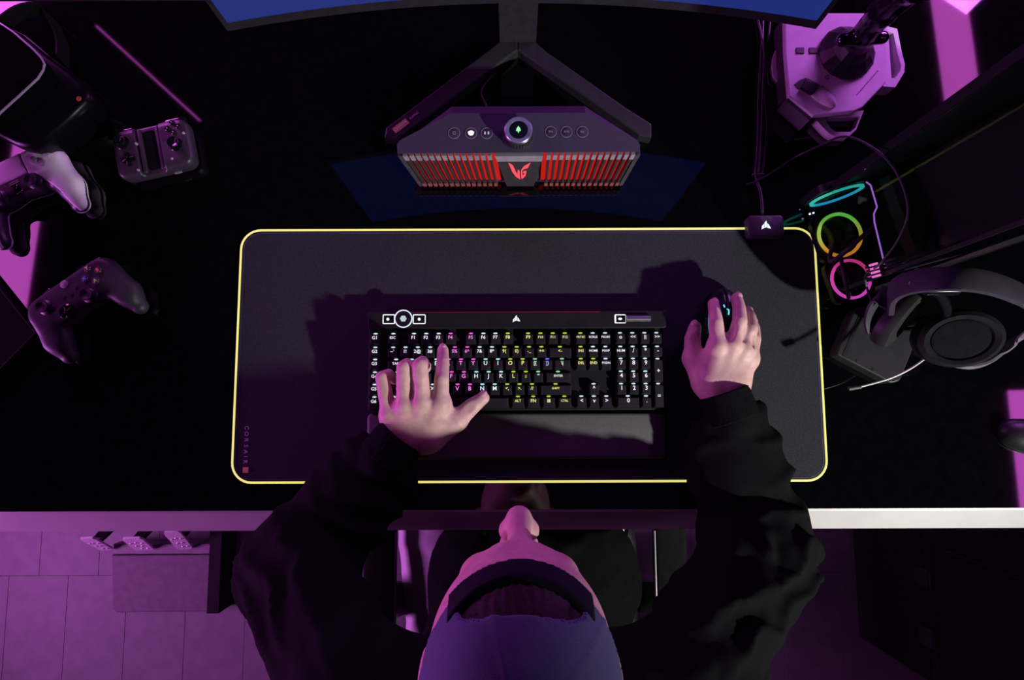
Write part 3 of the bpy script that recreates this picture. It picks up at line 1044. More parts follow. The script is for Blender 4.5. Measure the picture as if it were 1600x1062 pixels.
# ------------------------------------------------------------------ computer tower with lit fans
pa = R(15)
ex, ef = Vector((math.cos(pa), math.sin(pa), 0)), Vector((math.sin(pa), -math.cos(pa), 0))
C0 = P(1254, 318, 0.0)
PW, PD, PH = 0.27, 0.158, 0.49
pc = thing('computer_tower', C0 + ex * PW / 2 + ef * PD / 2, 'black glass-sided computer tower with rainbow fan rings beside the mat', 'computer')
def LW(a, b, z):
    return C0 + ex * a + ef * b + Vector((0, 0, z))
def pbox(a0, a1, b0, b1, z0, z1, bm=None):
    q = [LW(a, b, 0) for a, b in ((a0, b0), (a1, b0), (a1, b1), (a0, b1))]
    return prism([(p.x, p.y) for p in q], z0, z1, bm)
pcm = mat('tower_steel', (0.005, 0.005, 0.007), 0.5, noise=0.2, spec=0.25)
glass = mat('tinted_glass', (0.75, 0.75, 0.80), 0.02, noise=0.02, trans=1.0, ior=1.1, spec=0.25)
obj('bottom_panel', pbox(0, PW, 0, PD, 0.003, 0.012), pcm, pc, smooth=False)
obj('top_panel', pbox(0, PW, 0, PD, PH - 0.010, PH), pcm, pc, smooth=False)
obj('rear_panel', pbox(0, PW, 0, 0.006, 0.012, PH - 0.010), pcm, pc, smooth=False)
obj('right_panel', pbox(PW - 0.006, PW, 0.006, PD, 0.012, PH - 0.010), pcm, pc, smooth=False)
for (a, b) in ((0.0, PD - 0.006), (0, 0)):
    obj('corner_post', pbox(a, a + 0.005, b if b else 0.006, (b if b else 0.006) + 0.005, 0.012, PH - 0.010), pcm, pc, smooth=False)
obj('glass_panel', pbox(0.001, 0.0035, 0.012, PD - 0.008, 0.013, PH - 0.011), glass, pc, smooth=False, label='tinted glass side panel')
obj('glass_panel', pbox(0.006, 0.149, PD - 0.0045, PD - 0.002, 0.013, PH - 0.011), glass, pc, smooth=False, label='tinted glass front panel')
obj('front_panel', pbox(0.150, PW - 0.006, PD - 0.0065, PD - 0.001, 0.012, PH - 0.010), pcm, pc, smooth=False)
tray = obj('motherboard_tray', pbox(0.118, 0.122, 0.008, PD - 0.008, 0.012, PH - 0.011), pcm, pc, smooth=False)
def ramp_ring(name, stops):
    m = bpy.data.materials.new(name)
    m.use_nodes = True
    nt = m.node_tree
    b_ = nt.nodes['Principled BSDF']
    b_.inputs['Base Color'].default_value = (0.02, 0.02, 0.02, 1)
    tc = nt.nodes.new('ShaderNodeTexCoord')
    sx = nt.nodes.new('ShaderNodeSeparateXYZ')
    nt.links.new(tc.outputs['Object'], sx.inputs[0])
    at = nt.nodes.new('ShaderNodeMath'); at.operation = 'ARCTAN2'
    nt.links.new(sx.outputs['Y'], at.inputs[0]); nt.links.new(sx.outputs['X'], at.inputs[1])
    mr = nt.nodes.new('ShaderNodeMapRange')
    mr.inputs['From Min'].default_value = -math.pi; mr.inputs['From Max'].default_value = math.pi
    nt.links.new(at.outputs[0], mr.inputs['Value'])
    rp = nt.nodes.new('ShaderNodeValToRGB')
    cr = rp.color_ramp
    while len(cr.elements) < len(stops): cr.elements.new(0.5)
    for e, (p, c_) in zip(cr.elements, stops):
        e.position = p; e.color = (*c_, 1)
    nt.links.new(mr.outputs[0], rp.inputs['Fac'])
    nt.links.new(rp.outputs['Color'], b_.inputs['Emission Color'])
    b_.inputs['Emission Strength'].default_value = 0.9
    return m
# angles: -pi (left) .. -pi/2 (front) .. 0 (right) .. pi/2 (back) .. pi (left)
G_, Y_, O_, M_, T_, C_ = (0.12, 0.55, 0.06), (0.42, 0.50, 0.08), (0.62, 0.22, 0.02), (0.62, 0.06, 0.42), (0.03, 0.48, 0.36), (0.02, 0.36, 0.60)
r_mid = ramp_ring('fan_ring_warm', [(0.0, Y_), (0.10, O_), (0.40, O_), (0.52, (0.30, 0.40, 0.05)), (0.60, G_), (0.80, G_), (1.0, Y_)])
r_low = ramp_ring('fan_ring_pink', [(0.0, M_), (0.4, (0.55, 0.05, 0.5)), (0.55, (0.62, 0.04, 0.20)), (0.75, (0.65, 0.04, 0.25)), (1.0, M_)])
r_top = ramp_ring('fan_ring_teal', [(0.0, T_), (0.2, C_), (0.45, C_), (0.6, T_), (1.0, T_)])
def fan(center, rot, rr, ring_m):
    """square frame, light ring, hub and blades; axis along local z"""
    M = Matrix.Translation(center) @ rot.to_4x4()
    fr = obj('fan_frame', frame_prism([(x * rr * 1.0, y * rr * 1.0) for x, y in rrect(0, 0, 2.06, 2.06, 0.3, 8)], [(rr * 0.99 * math.cos(a), rr * 0.99 * math.sin(a)) for a in [math.pi / 2 * (k + i / 8) for k in range(4) for i in range(9)]], -0.014, -0.002), pcm, pc, local=True)
    fr.matrix_local = Matrix.Translation(-WLOC[pc.name]) @ M
    prf = [(rr * 0.86, 0.0), (rr * 0.99, 0.0), (rr * 0.99, 0.003), (rr * 0.86, 0.003), (rr * 0.86, 0.0)]
    obj('light_ring', lathe(prf, 40), ring_m, fr, local=True, smooth=False)
    t = lathe([(0, -0.010), (rr * 0.3, -0.010), (rr * 0.3, -0.002), (0, -0.001)], 16)
    for k in range(7):
        a = 2 * math.pi * k / 7
        pts = [(rr * 0.28 * math.cos(a), rr * 0.28 * math.sin(a)), (rr * 0.8 * math.cos(a + 0.15), rr * 0.8 * math.sin(a + 0.15)), (rr * 0.8 * math.cos(a + 0.65), rr * 0.8 * math.sin(a + 0.65)), (rr * 0.28 * math.cos(a + 0.6), rr * 0.28 * math.sin(a + 0.6))]
        v = [t.verts.new((x, y, z)) for (x, y), z in zip(pts, (-0.009, -0.008, -0.003, -0.004))]
        t.faces.new(v)
    obj('fan_rotor', t, pcm, fr, local=True, smooth=False)
RZ = Matrix.Rotation(pa, 3, 'Z')
fan(P(1312, 367, 0.028), RZ, 0.0365, r_mid)
fan(P(1329, 436, 0.028), RZ, 0.0325, r_low)
fan(P(1307, 304, 0.055), Matrix((ex, Vector((0, 0, 1)), ef)).transposed(), 0.041, r_top)
# memory sticks and graphics card light bar
rb = emat('memory_glow', (0.80, 0.16, 0.62), 0.9)
for k in range(4):
    c = P(1363.5 + k * 1.6, 413.5 + k * 6.0, 0.15)
    st = obj('memory_stick', box(c + ex * max(0.0, (0.118 - (c - C0).dot(ex)) / 2) - Vector((0, 0, 0.010)), (max(0.012, 0.118 - (c - C0).dot(ex)), 0.0035, 0.020), M=RZ.to_4x4()), pcm, pc, smooth=False)
    obj('memory_light', box(c + Vector((0, 0, 0.002)), (0.011, 0.0030, 0.004), M=RZ.to_4x4()), rb, st, smooth=False)
gp = [P(x, y, 0.12) for x, y in ((1354, 284), (1361, 289), (1371, 323), (1366, 334), (1367, 347), (1384, 418), (1391, 427))]
gc = obj('graphics_card', pbox(0.080, 0.117, 0.012, PD - 0.016, 0.085, 0.112), pcm, pc, smooth=False)
obj('light_bar', tube(gp, 0.0013, 6), emat('violet_bar', (0.42, 0.16, 0.75), 0.85), pc, label='violet light bar')
for a_, b_ in ((-0.001, 0.006), (-0.001, 0.022), (0.006, 0.022)):
    c = LW(a_, b_, 0.0135)
    obj('indicator_light', lathe([(0, -0.0012), (0.0014, -0.0006), (0.0015, 0.0005), (0, 0.0014)], 10, M=Matrix.Translation(c)), emat('blue_white_led', (0.55, 0.65, 1.0), 3.0), pc)
for k in range(2):
    a, b = LW(0.06 + k * 0.035, 0.012, PH + 0.001), LW(0.06 + k * 0.035, PD - 0.012, PH + 0.001)
    obj('vent_rail', rod(a, b, 0.003, n=8), mat('vent_rail', (0.10, 0.09, 0.13), 0.35, noise=0.1), pc)
for a, b in ((0.02, 0.02), (PW - 0.02, 0.02), (0.02, PD - 0.02), (PW - 0.02, PD - 0.02)):
    obj('foot', rod(LW(a, b, 0), LW(a, b, 0.004), 0.009, n=12), RUBBER(), pc)
t = tube(spline([LW(0.05, 0.075, 0.10), P(1301, 408, 0.07), P(1302, 380, 0.05)], 8), 0.0035, 8)
obj('inner_cable', t, RUBBER(), pc)
obj('inner_cable', tube(spline([P(1313, 395, 0.06), P(1316, 415, 0.07), P(1322, 445, 0.075), P(1326, 465, 0.05)], 8), 0.003, 8), RUBBER(), pc)

# ------------------------------------------------------------------ headset stand and headset
stand_m = mat('stand_plastic', (0.019, 0.019, 0.022), 0.5, spec=0.3, noise=0.12, bump=0.15, bscale=800)
BT = 0.026
base_px = [(1306, 553), (1334, 486), (1350, 477), (1432, 470), (1440, 500), (1428, 542), (1407, 595), (1391, 599), (1379, 591)]
hs = thing('headset_stand', P(1372, 530, 0), 'dark angular headset stand base in front of the computer tower', 'headset stand')
pl = polyP(base_px, BT)
obj('base', prism(round_poly(pl, 0.006, 3), 0.0005, BT, bev=0.0025, seg=2), stand_m, hs, smooth=False)
gro = polyP([(1316, 556), (1321, 559), (1346, 497), (1341, 494)], BT)
obj('groove', flat(gro, BT, thk=0.0006), BLACKP(), hs, smooth=False)
for x, y in ((1339, 564), (1364, 577)):
    c = P(x, y, BT)
    obj('mark', lathe([(0, BT), (0.0022, BT), (0.0022, BT + 0.0006), (0, BT + 0.0006)], 8, M=Matrix.Translation((c.x, c.y, 0))), BLACKP(), hs, smooth=False)
pp0, pp1 = P(1412, 505, BT), P(1480, 443, 0.245)
pp1 = Vector((pp1.x, pp1.y - 0.004, 0.245))
obj('post', tube(spline([Vector((pp0.x, pp0.y, BT - 0.002)), Vector((pp0.x + .004, pp0.y, 0.12)), pp1 - Vector((0.0, 0.0, 0.02))], 8), 0.007, 12), GLOSSB(), hs)
obj('cradle', rod(pp1 + Vector((-.02, 0, -.012)), pp1 + Vector((.02, 0, -.012)), 0.009, n=14), GLOSSB(), hs)

he = thing('headset', P(1480, 500, 0.05), 'black over-ear headset with a boom microphone hanging on the angular stand', 'headset')
band_m = mat('headband', (0.030, 0.027, 0.040), 0.55, spec=0.3, noise=0.12, bump=0.2, bscale=900)
bp = [(1391, 478, .145), (1397, 455, .185), (1425, 441, .225), (1480, 436, .262), (1540, 441, .268), (1600, 463, .245), (1650, 500, .19), (1655, 535, .14)]
path = spline([P(x, y, z) for x, y, z in bp], 8)
obj('headband', ribbon(path, (0.12, 1, -0.25), 0.030, 0.009), band_m, he)
cush = spline([P(x, y, z - 0.012) for x, y, z in bp[2:6]], 8)
obj('band_cushion', ribbon(cush, (0.12, 1, -0.25), 0.026, 0.014), mat('cushion_fabric', (0.05, 0.05, 0.055), 0.9, spec=0.1, noise=0.2, bump=0.4, bscale=1500), he)
for x, y in ((1434, 424), (1425, 443)):
    c = P(x, y, 0.226)
    obj('hinge_pin', lathe([(0, -0.003), (0.004, -0.002), (0.0045, 0.001), (0, 0.003)], 12, M=Matrix.Translation(c)), mat('hinge_pin', (0.65, 0.45, 0.55), 0.4, noise=0.05), he)
def disc(center, axis, ra, rb_, thk, along, n=36):
    """oval pad: axis = facing direction, along = long direction"""
    z = Vector(axis).normalized()
    x = Vector(along); x = (x - z * x.dot(z)).normalized()
    y = z.cross(x)
    M = Matrix.Translation(center) @ Matrix((x, y, z)).transposed().to_4x4() @ Matrix.Diagonal((ra, rb_, thk, 1))
    return M
dome = [(0, -0.5), (0.80, -0.5), (0.95, -0.38), (1.0, -0.1), (1.0, 0.15), (0.93, 0.38), (0.80, 0.42), (0.6, 0.30), (0, 0.28)]
# near cup, seen almost edge on
lc = P(1404, 494, 0.105)
al = (P(1440, 452, .105) - P(1368, 536, .105)).normalized()
axl = Vector((al.y, -al.x, 0.55))
cup_m = mat('cup_shell', (0.017, 0.017, 0.019), 0.5, spec=0.3, noise=0.12, bump=0.15, bscale=900)
cu = obj('ear_cup', lathe(dome, 32, M=disc(lc, axl, 0.052, 0.040, 0.030, al)), cup_m, he, label='ear cup seen edge on')
yk = [P(1393, 470, .150), P(1372, 462, .145), P(1362, 490, .12), P(1366, 512, .105)]
obj('yoke', ribbon(spline(yk, 6), tuple(al), 0.030, 0.005), band_m, he)
# far cup lies nearly face up
rc = P(1493, 527, 0.105)
axr = Vector((-0.15, -0.30, 1.0))
cu2 = obj('ear_cup', lathe(dome, 36, M=disc(rc, axr, 0.060, 0.042, 0.034, (1, 0.12, 0))), cup_m, he, label='ear cup turned face up')
obj('ear_fabric', lathe([(0, 0.30), (0.66, 0.32), (0.66, 0.52), (0.5, 0.56), (0, 0.50)], 30, M=disc(rc, axr, 0.060, 0.042, 0.032, (1, 0.12, 0))), mat('ear_fabric', (0.006, 0.006, 0.008), 0.95, spec=0.1, noise=0.2), cu2)
obj('ear_cushion', lathe([(0.62, 0.35), (0.72, 0.62), (0.85, 0.70), (0.97, 0.55), (1.0, 0.2), (0.62, 0.2), (0.62, 0.35)], 36, M=disc(rc, axr, 0.060, 0.042, 0.030, (1, 0.12, 0))), mat('ear_foam', (0.009, 0.009, 0.011), 0.85, spec=0.1, noise=0.25, bump=0.4, bscale=1500), cu2)
yk2 = [P(1478, 566, .085), P(1515, 573, .085), P(1545, 566, .09), P(1566, 550, .10), P(1590, 530, .13), P(1640, 505, .185)]
obj('yoke', ribbon(spline(yk2, 6), (0, 0.3, 1), 0.012, 0.005), mat('yoke_grey', (0.16, 0.15, 0.17), 0.45, noise=0.1), he, label='grey yoke arm under the face-up cup')
mic = spline([P(1444, 561, .085), P(1420, 577, .08), P(1390, 591, .075), P(1352, 602, .07), P(1343, 604, .07)], 8)
obj('microphone_boom', tube(mic, 0.0017, 8), mat('boom_grey', (0.26, 0.25, 0.26), 0.4, noise=0.1), he, label='pale thin microphone boom')
obj('microphone', rod(P(1345, 604, .07), P(1326, 607, .068), 0.0032, 0.0036, n=12), DARKG(), he)

# ------------------------------------------------------------------ cables at the back right
def cable(pts, r, label, group=None, n=8):
    o = obj('cable', tube(spline([P(*p) for p in pts], 8), r, n), mat('cable_sheath', (0.035, 0.033, 0.042), 0.4, noise=0.2))
    return tag(o, label, 'cable', group)
def beside_tower(x, y, gap=0.010):
    """height at which the sight line through a pixel passes just outside the glass side"""
    best = None
    for k in range(4, 90):
        z = k * 0.005
        a = (P(x, y, z) - C0).dot(ex)
        if best is None or abs(a + gap) < best[0]: best = (abs(a + gap), z)
    return (x, y, best[1])
cable([(1165, 288, .003), (1180, 284, .008), (1205, 270, .006), (1240, 247, .005), (1280, 228, .05), (1320, 213, .13)] + [beside_tower(*q) for q in ((1365, 232), (1400, 268), (1419, 325), (1405, 372), (1375, 412), (1352, 432))] + [(1362, 470, .10), (1376, 498, .095)], 0.0016, 'thin black cable looping in an arc from the cable bundle past the joystick')
cable([(1192, 20, .004), (1190, 79, .005), (1186, 150, .006), (1184, 230, .005), (1181, 272, .006), (1188, 300, .006), (1191, 325, .012), (1190, 336, .014)], 0.0026, 'black cable running straight from the mat control box towards the back', )
cable([(1204, 20, .004), (1199, 79, .005), (1197, 150, .007), (1199, 200, .006), (1190, 272, .006), (1183, 276, .006)], 0.0022, 'black cable lying on the right side of the cable bundle', )
cable([(1182, 20, .004), (1194, 79, .009), (1193, 120, .010), (1190, 200, .010), (1186, 262, .010), (1184, 276, .006), (1178, 287, .004)], 0.0018, 'thin black cable on top of the cable bundle')
c0, c1 = P(1178, 273, .006), P(1192, 273, .006)
tag(obj('cable_tie', tube([Vector((p.x * 1 + c0.x * .5 + c1.x * .5, c0.y + 0.0, 0.006 + q)) for p, q in [(Vector((0.0095 * math.cos(a), 0, 0)), 0.0055 * math.sin(a)) for a in [k * math.pi / 8 for k in range(16)]]], 0.0012, 6, closed=True), DARKG()), 'small grey tie wrapped around the cable bundle', 'cable tie')

# ------------------------------------------------------------------ joystick base at the back right
JT = 0.050
jw = mat('joystick_white', (0.70, 0.66, 0.70), 0.5, noise=0.05, bump=0.15, bscale=700)
js = thing('flight_joystick', P(1306, 100, 0), 'pale flight joystick base with a black stick at the back right of the desk', 'joystick')
plate_px = [(1226, 20), (1227, 79), (1233, 150), (1271, 181), (1334, 173.5), (1348, 167), (1385, 128), (1388, 98), (1382, 20)]
pl = polyP(plate_px, JT)
under = [(x * 0.94 + P(1306, 100, 0).x * 0.06 - 0.006, y * 0.94 + P(1306, 100, 0).y * 0.06) for x, y in pl]
obj('base_body', prism(under, 0.0005, JT - 0.010), DARKG(), js, smooth=False)
obj('top_plate', prism(pl, JT - 0.010, JT, bev=0.002, seg=2), jw, js, smooth=False, label='pale top plate')
def loop(outer, inner, z0, z1):
    return obj('foot_loop', frame_prism(polyP(outer, z1), polyP(inner, z1), z0, z1), jw, js, smooth=False)
loop([(1272, 183), (1283, 196), (1295, 208), (1304, 213), (1326, 213), (1338, 202), (1350, 172)], [(1291, 183), (1290, 189), (1298, 200), (1306, 206), (1329, 206), (1337, 199), (1345, 181)], 0.001, 0.020)
loop([(1383, 40), (1402, 45), (1409, 82), (1414, 100), (1413, 113), (1399, 136), (1380, 135)], [(1388, 50), (1396, 52), (1402, 82), (1408, 102), (1407, 110), (1399, 122), (1393, 122)], 0.001, 0.030)
loop([(1232, 60), (1218, 64), (1208, 90), (1206, 105), (1209, 120), (1226, 137), (1238, 130)], [(1229, 72), (1222, 75), (1214, 92), (1213, 105), (1215, 116), (1226, 126), (1233, 122)], 0.001, 0.012)
# side lip at the front left
q = polyP([(1233, 150), (1271, 181), (1266, 187), (1229, 156)], JT - 0.004)
obj('front_lip', prism(q, 0.004, JT - 0.006), mat('lip_grey', (0.10, 0.095, 0.11), 0.5, noise=0.1), js, smooth=False)
obj('rocker_recess', flat(polyP([(1241, 132), (1248, 126), (1258, 122), (1262, 123), (1282, 133), (1270, 149), (1260, 143), (1246, 138)], JT), JT, thk=0.0008), BLACKP(), js, smooth=False)
obj('rocker_switch', prism(polyP([(1259, 124), (1281, 134), (1269, 148), (1251, 137)], JT + 0.004), JT, JT + 0.006, bev=0.001), BLACKP(), js, smooth=False)
bc = P(1288, 153, JT)
def f_bump(X):
    c, s = math.cos(R(-42)), math.sin(R(-42))
    x = X[:, 0] * c + X[:, 1] * s
    y = -X[:, 0] * s + X[:, 1] * c
    Y = np.stack([x, y, X[:, 2]], 1)
    d = smin(s_ell(Y, (0.006, 0, 0), (0.016, 0.0095, 0.009)), s_ell(Y, (-0.010, 0, 0), (0.022, 0.013, 0.005)), 0.006)
    return np.maximum(d, -X[:, 2])
me = sdf_mesh('thumb_ridge', f_bump, (-0.03, -0.03, -0.001), (0.03, 0.03, 0.011), 0.0009)
obj('thumb_ridge', me, jw, js, loc=(bc.x, bc.y, JT))
for x, y in ((1274, 149), (1285, 136)):
    c = P(x, y, JT)
    obj('screw', lathe([(0, 0), (0.0016, 0), (0.0016, 0.0006), (0, 0.0006)], 8, M=Matrix.Translation((c.x, c.y, JT + 0.0005))), BLACKP(), js, smooth=False)
t = B()
a, b = P(1372, 110, JT), P(1338, 149, JT)
n_ = 12
for k in range(n_):
    c = a.lerp(b, (k + .5) / n_)
    box((c.x, c.y, JT + 0.0003), (0.0016, 0.0032, 0.0003), t, M=Matrix.Rotation(R(-40), 4, 'Z'))
obj('printed_line', t, mat('dark_print', (0.18, 0.10, 0.20), 0.6, noise=0.05), js, smooth=False)
c = P(1292, 121, JT)
t = text('G', 0.011, 0.0001, M=TM((c.x, c.y, JT + 0.0004), (0, 0, R(-15))))
obj('emblem', t, mat('dark_print', (0.18, 0.10, 0.20), 0.6), js, smooth=False)
for x0, x1 in ((1243, 1257), (1263, 1278)):
    a = P((x0 + x1) / 2, 81, JT)
    obj('slot_button', box((a.x, a.y + 0.002, JT + 0.0005), (0.013, 0.010, 0.002), bev=0.0005, seg=1), DARKG(), js, smooth=False)
gc_ = P(1322, 84, JT)
M = Matrix.Translation((gc_.x, gc_.y, 0))
obj('stick_collar', lathe([(0, JT), (0.044, JT), (0.045, JT + 0.004), (0.040, JT + 0.010), (0.030, JT + 0.020), (0.022, JT + 0.035), (0.019, JT + 0.050), (0, JT + 0.052)], 14, M=M), BLACKP(), js, smooth=False)
def f_grip(X):
    d = s_cone(X, (0, 0, 0.0), (0.0, 0.004, 0.06), 0.019, 0.018)
    d = smin(d, s_cone(X, (0, 0.004, 0.06), (0.0, -0.004, 0.13), 0.019, 0.021), 0.01)
    d = smin(d, s_ell(X, (0.004, -0.006, 0.142), (0.030, 0.026, 0.018)), 0.012)
    d = smin(d, s_cone(X, (-0.03, -0.006, 0.005), (0.03, -0.002, 0.005), 0.010, 0.010), 0.008)
    return d
obj('stick_grip', sdf_mesh('grip', f_grip, (-0.045, -0.04, -0.02), (0.045, 0.035, 0.165), 0.0028), GLOSSB(), js, loc=(gc_.x, gc_.y, JT + 0.045))
c = P(1345, 90, 0.16)
obj('stick_button', lathe([(0, -0.003), (0.006, -0.002), (0.006, 0.002), (0, 0.004)], 14, M=Matrix.Translation((gc_.x + 0.012, gc_.y - 0.010, JT + 0.207))), DARKG(), js)

# ------------------------------------------------------------------ game pads and gadgets on the left
def thumbstick(parent, x, y, z, r=0.009, m=None, tilt=None):
    M = TM((x, y, z), tilt or (0, 0, 0))
    prf = [(0, 0.0), (r * 1.25, 0.0), (r * 1.1, 0.002), (r * 0.55, 0.004), (r * 0.5, 0.008), (r * 0.95, 0.009), (r, 0.0105), (r * 0.95, 0.012), (r * 0.75, 0.0118), (r * 0.5, 0.0105), (0, 0.0102)]
    return obj('thumbstick', lathe(prf, 20, M=M), m or BLACKP(), parent, local=True)
def button(parent, x, y, z, r, m, h=0.003, name='button'):
    return obj(name, lathe([(0, -0.003), (r, -0.003), (r, h * 0.6), (r * 0.8, h * 0.95), (0, h)], 16, M=Matrix.Translation((x, y, z))), m, parent, local=True)

def place(local_pt, world_pt, ang):
    c, s = math.cos(ang), math.sin(ang)
    return Vector((world_pt.x - (local_pt[0] * c - local_pt[1] * s), world_pt.y - (local_pt[0] * s + local_pt[1] * c), 0.0))

# black pad
def f_pad(X):
    A = X.copy(); A[:, 0] = np.abs(A[:, 0])
    d = s_cone(A, (0, 0.022, 0.026), (0.044, 0.022, 0.027), 0.027, 0.025)
    d = smin(d, s_cone(A, (0, -0.002, 0.024), (0.030, 0.0, 0.025), 0.021, 0.023), 0.012)
    d = smin(d, s_cone(A, (0.054, 0.012, 0.027), (0.064, -0.030, 0.022), 0.025, 0.020), 0.014)
    d = smin(d, s_cone(A, (0.064, -0.030, 0.022), (0.066, -0.056, 0.016), 0.020, 0.013), 0.010)
    d = smax(d, X[:, 2] - (0.043 + 0.10 * np.minimum(X[:, 1], 0.0)), 0.006)
    d = smax(d, 0.002 - X[:, 2], 0.004)
    return smax(d, X[:, 1] - 0.040, 0.008)
lp, rp_ = P(66, 475, 0.056), P(137, 431, 0.048)
ang = math.atan2((rp_ - lp).y, (rp_ - lp).x)
loc = place((0.0, 0.017), (lp + rp_) / 2, ang)
xb = thing('gamepad', loc, 'black gamepad with small coloured face buttons nearest the mat on the left', 'gamepad', 'gamepads on the left of the desk', rotz=ang)
padm = mat('pad_black', (0.034, 0.030, 0.042), 0.5, noise=0.12, bump=0.12, bscale=900)
obj('shell', sdf_mesh('shell', f_pad, (-0.09, -0.075, 0), (0.09, 0.045, 0.05), 0.0018), padm, xb, local=True)
thumbstick(xb, -0.042, 0.016, 0.043, 0.0098)
thumbstick(xb, 0.022, -0.008, 0.042, 0.0098)
for x, y, cc, nm in ((0.043, 0.029, (0.75, 0.45, 0.12), 'Y'), (0.055, 0.017, (0.75, 0.08, 0.08), 'B'), (0.031, 0.017, (0.10, 0.16, 0.75), 'X'), (0.043, 0.005, (0.30, 0.45, 0.12), 'A')):
    bt = button(xb, x, y, 0.043, 0.0054, mat('pad_button', (0.10, 0.07, 0.11), 0.25, noise=0.1), 0.004, 'face_button')
    obj('button_letter', text(nm, 0.0070, 0.0002, bold=0.03, M=TM((x, y, 0.0472))), mat('letter_' + nm, cc, 0.4, emit=cc, es=0.25, noise=0.05), bt, local=True, smooth=False)
dp = obj('directional_pad', lathe([(0, 0.040), (0.0125, 0.040), (0.0125, 0.0435), (0.0105, 0.0445), (0.004, 0.0425), (0, 0.0424)], 24, M=Matrix.Translation((-0.020, -0.009, 0))), GLOSSB(), xb, local=True)
t = box((-0.020, -0.009, 0.0440), (0.019, 0.0055, 0.0022), bev=0.0008)
box((-0.020, -0.009, 0.0440), (0.0055, 0.019, 0.0022), t, bev=0.0008)
obj('cross', t, GLOSSB(), dp, local=True)
button(xb, 0.0, 0.030, 0.043, 0.0062, mat('home_button', (0.40, 0.30, 0.42), 0.3, noise=0.1), 0.002, 'home_button')
for x, y in ((-0.012, 0.013), (0.012, 0.015), (0.0, 0.010)):
    button(xb, x, y, 0.0425, 0.0032, BLACKP(), 0.002, 'menu_button')
for s_ in (-1, 1):
    obj('bumper', box((s_ * 0.045, 0.037, 0.032), (0.045, 0.010, 0.012), bev=0.004, seg=3, M=Matrix.Rotation(s_ * R(-8), 4, 'Z')), GLOSSB(), xb, local=True)
obj('port', box((0.0, -0.0215, 0.020), (0.014, 0.004, 0.005), bev=0.001), GLOSSB(), xb, local=True)

# white pad
def f_dual(X):
    A = X.copy(); A[:, 0] = np.abs(A[:, 0])
    d = s_cone(A, (0, 0.024, 0.027), (0.052, 0.022, 0.028), 0.025, 0.025)
    d = smin(d, s_cone(A, (0, -0.004, 0.026), (0.030, -0.006, 0.026), 0.019, 0.022), 0.012)
    d = smin(d, s_cone(A, (0.057, 0.010, 0.028), (0.068, -0.034, 0.024), 0.024, 0.019), 0.014)
    d = smin(d, s_cone(A, (0.068, -0.034, 0.024), (0.068, -0.064, 0.020), 0.019, 0.014), 0.010)
    d = smax(d, X[:, 2] - (0.046 + 0.10 * np.minimum(X[:, 1], 0.0)), 0.006)
    d = smax(d, 0.003 - X[:, 2], 0.004)
    return smax(d, X[:, 1] - 0.044, 0.008)
ang = R(27)
loc = place((0.029, -0.012), P(43, 278, 0.060), ang)
ds = thing('gamepad', loc, 'white and black gamepad at the left edge below the black headset visor', 'gamepad', 'gamepads on the left of the desk', rotz=ang)
dm = mat('pad_white', (0.84, 0.80, 0.86), 0.5, noise=0.04, bump=0.12, bscale=900)
dk = mat('pad_core', (0.035, 0.032, 0.045), 0.4, noise=0.15)
LO, HI = (-0.092, -0.084, 0.0), (0.092, 0.05, 0.052)
obj('core', sdf_mesh('core', f_dual, LO, HI, 0.0018), dk, ds, local=True)
def f_low(X):
    return np.maximum(f_dual(X) - 0.0010, X[:, 2] - 0.020 - 0.04 * np.minimum(X[:, 1], 0))
obj('lower_shell', sdf_mesh('lower', f_low, LO, HI, 0.0018), dm, ds, local=True)
wing_poly = [(0.026, 0.060), (0.026, 0.004), (0.036, 0.000), (0.0565, -0.040), (0.0605, -0.062), (0.0660, -0.078), (0.095, -0.085), (0.11, 0.0), (0.10, 0.06)]
def f_wing(sg):
    def f(X):
        return smax(smax(f_dual(X) - 0.0013, 0.026 - X[:, 2] + 0.04 * np.minimum(X[:, 1], 0), 0.001), s_poly(X[:, 0] * sg, X[:, 1], wing_poly), 0.0015)
    return f
for sg in (-1, 1):
    obj('white_wing', sdf_mesh('wing', f_wing(sg), LO, HI, 0.0016), dm, ds, local=True)
tp = [(-0.025, 0.060), (0.025, 0.060), (0.025, 0.006), (-0.025, 0.006)]
obj('touchpad', sdf_mesh('touchpad', lambda X: smax(smax(f_dual(X) - 0.0016, 0.03 - X[:, 2], 0.001), s_poly(X[:, 0], X[:, 1], tp), 0.0015), LO, HI, 0.0016), dm, ds, local=True)
thumbstick(ds, 0.029, -0.012, 0.044, 0.0095, dk)
thumbstick(ds, -0.029, -0.012, 0.044, 0.0095, dk)
for sx in (-1, 1):
    for dx, dy in ((0, 0.0115), (0.0115, 0), (-0.0115, 0), (0, -0.0115)):
        button(ds, sx * 0.054 + dx, 0.018 + dy, 0.0494, 0.0056, mat('pad_clear_button', (0.40, 0.34, 0.44), 0.2, noise=0.05), 0.0022, 'face_button')
button(ds, 0.0, -0.008, 0.043, 0.005, GLOSSB(), 0.002, 'home_button')
obj('mute_button', box((0, -0.017, 0.0425), (0.014, 0.003, 0.002), bev=0.0006), GLOSSB(), ds, local=True)
for k in range(2):
    obj('speaker_slot', box((0, -0.0015 + k * 0.003, 0.0455), (0.016, 0.0012, 0.001)), GLOSSB(), ds, local=True, smooth=False)

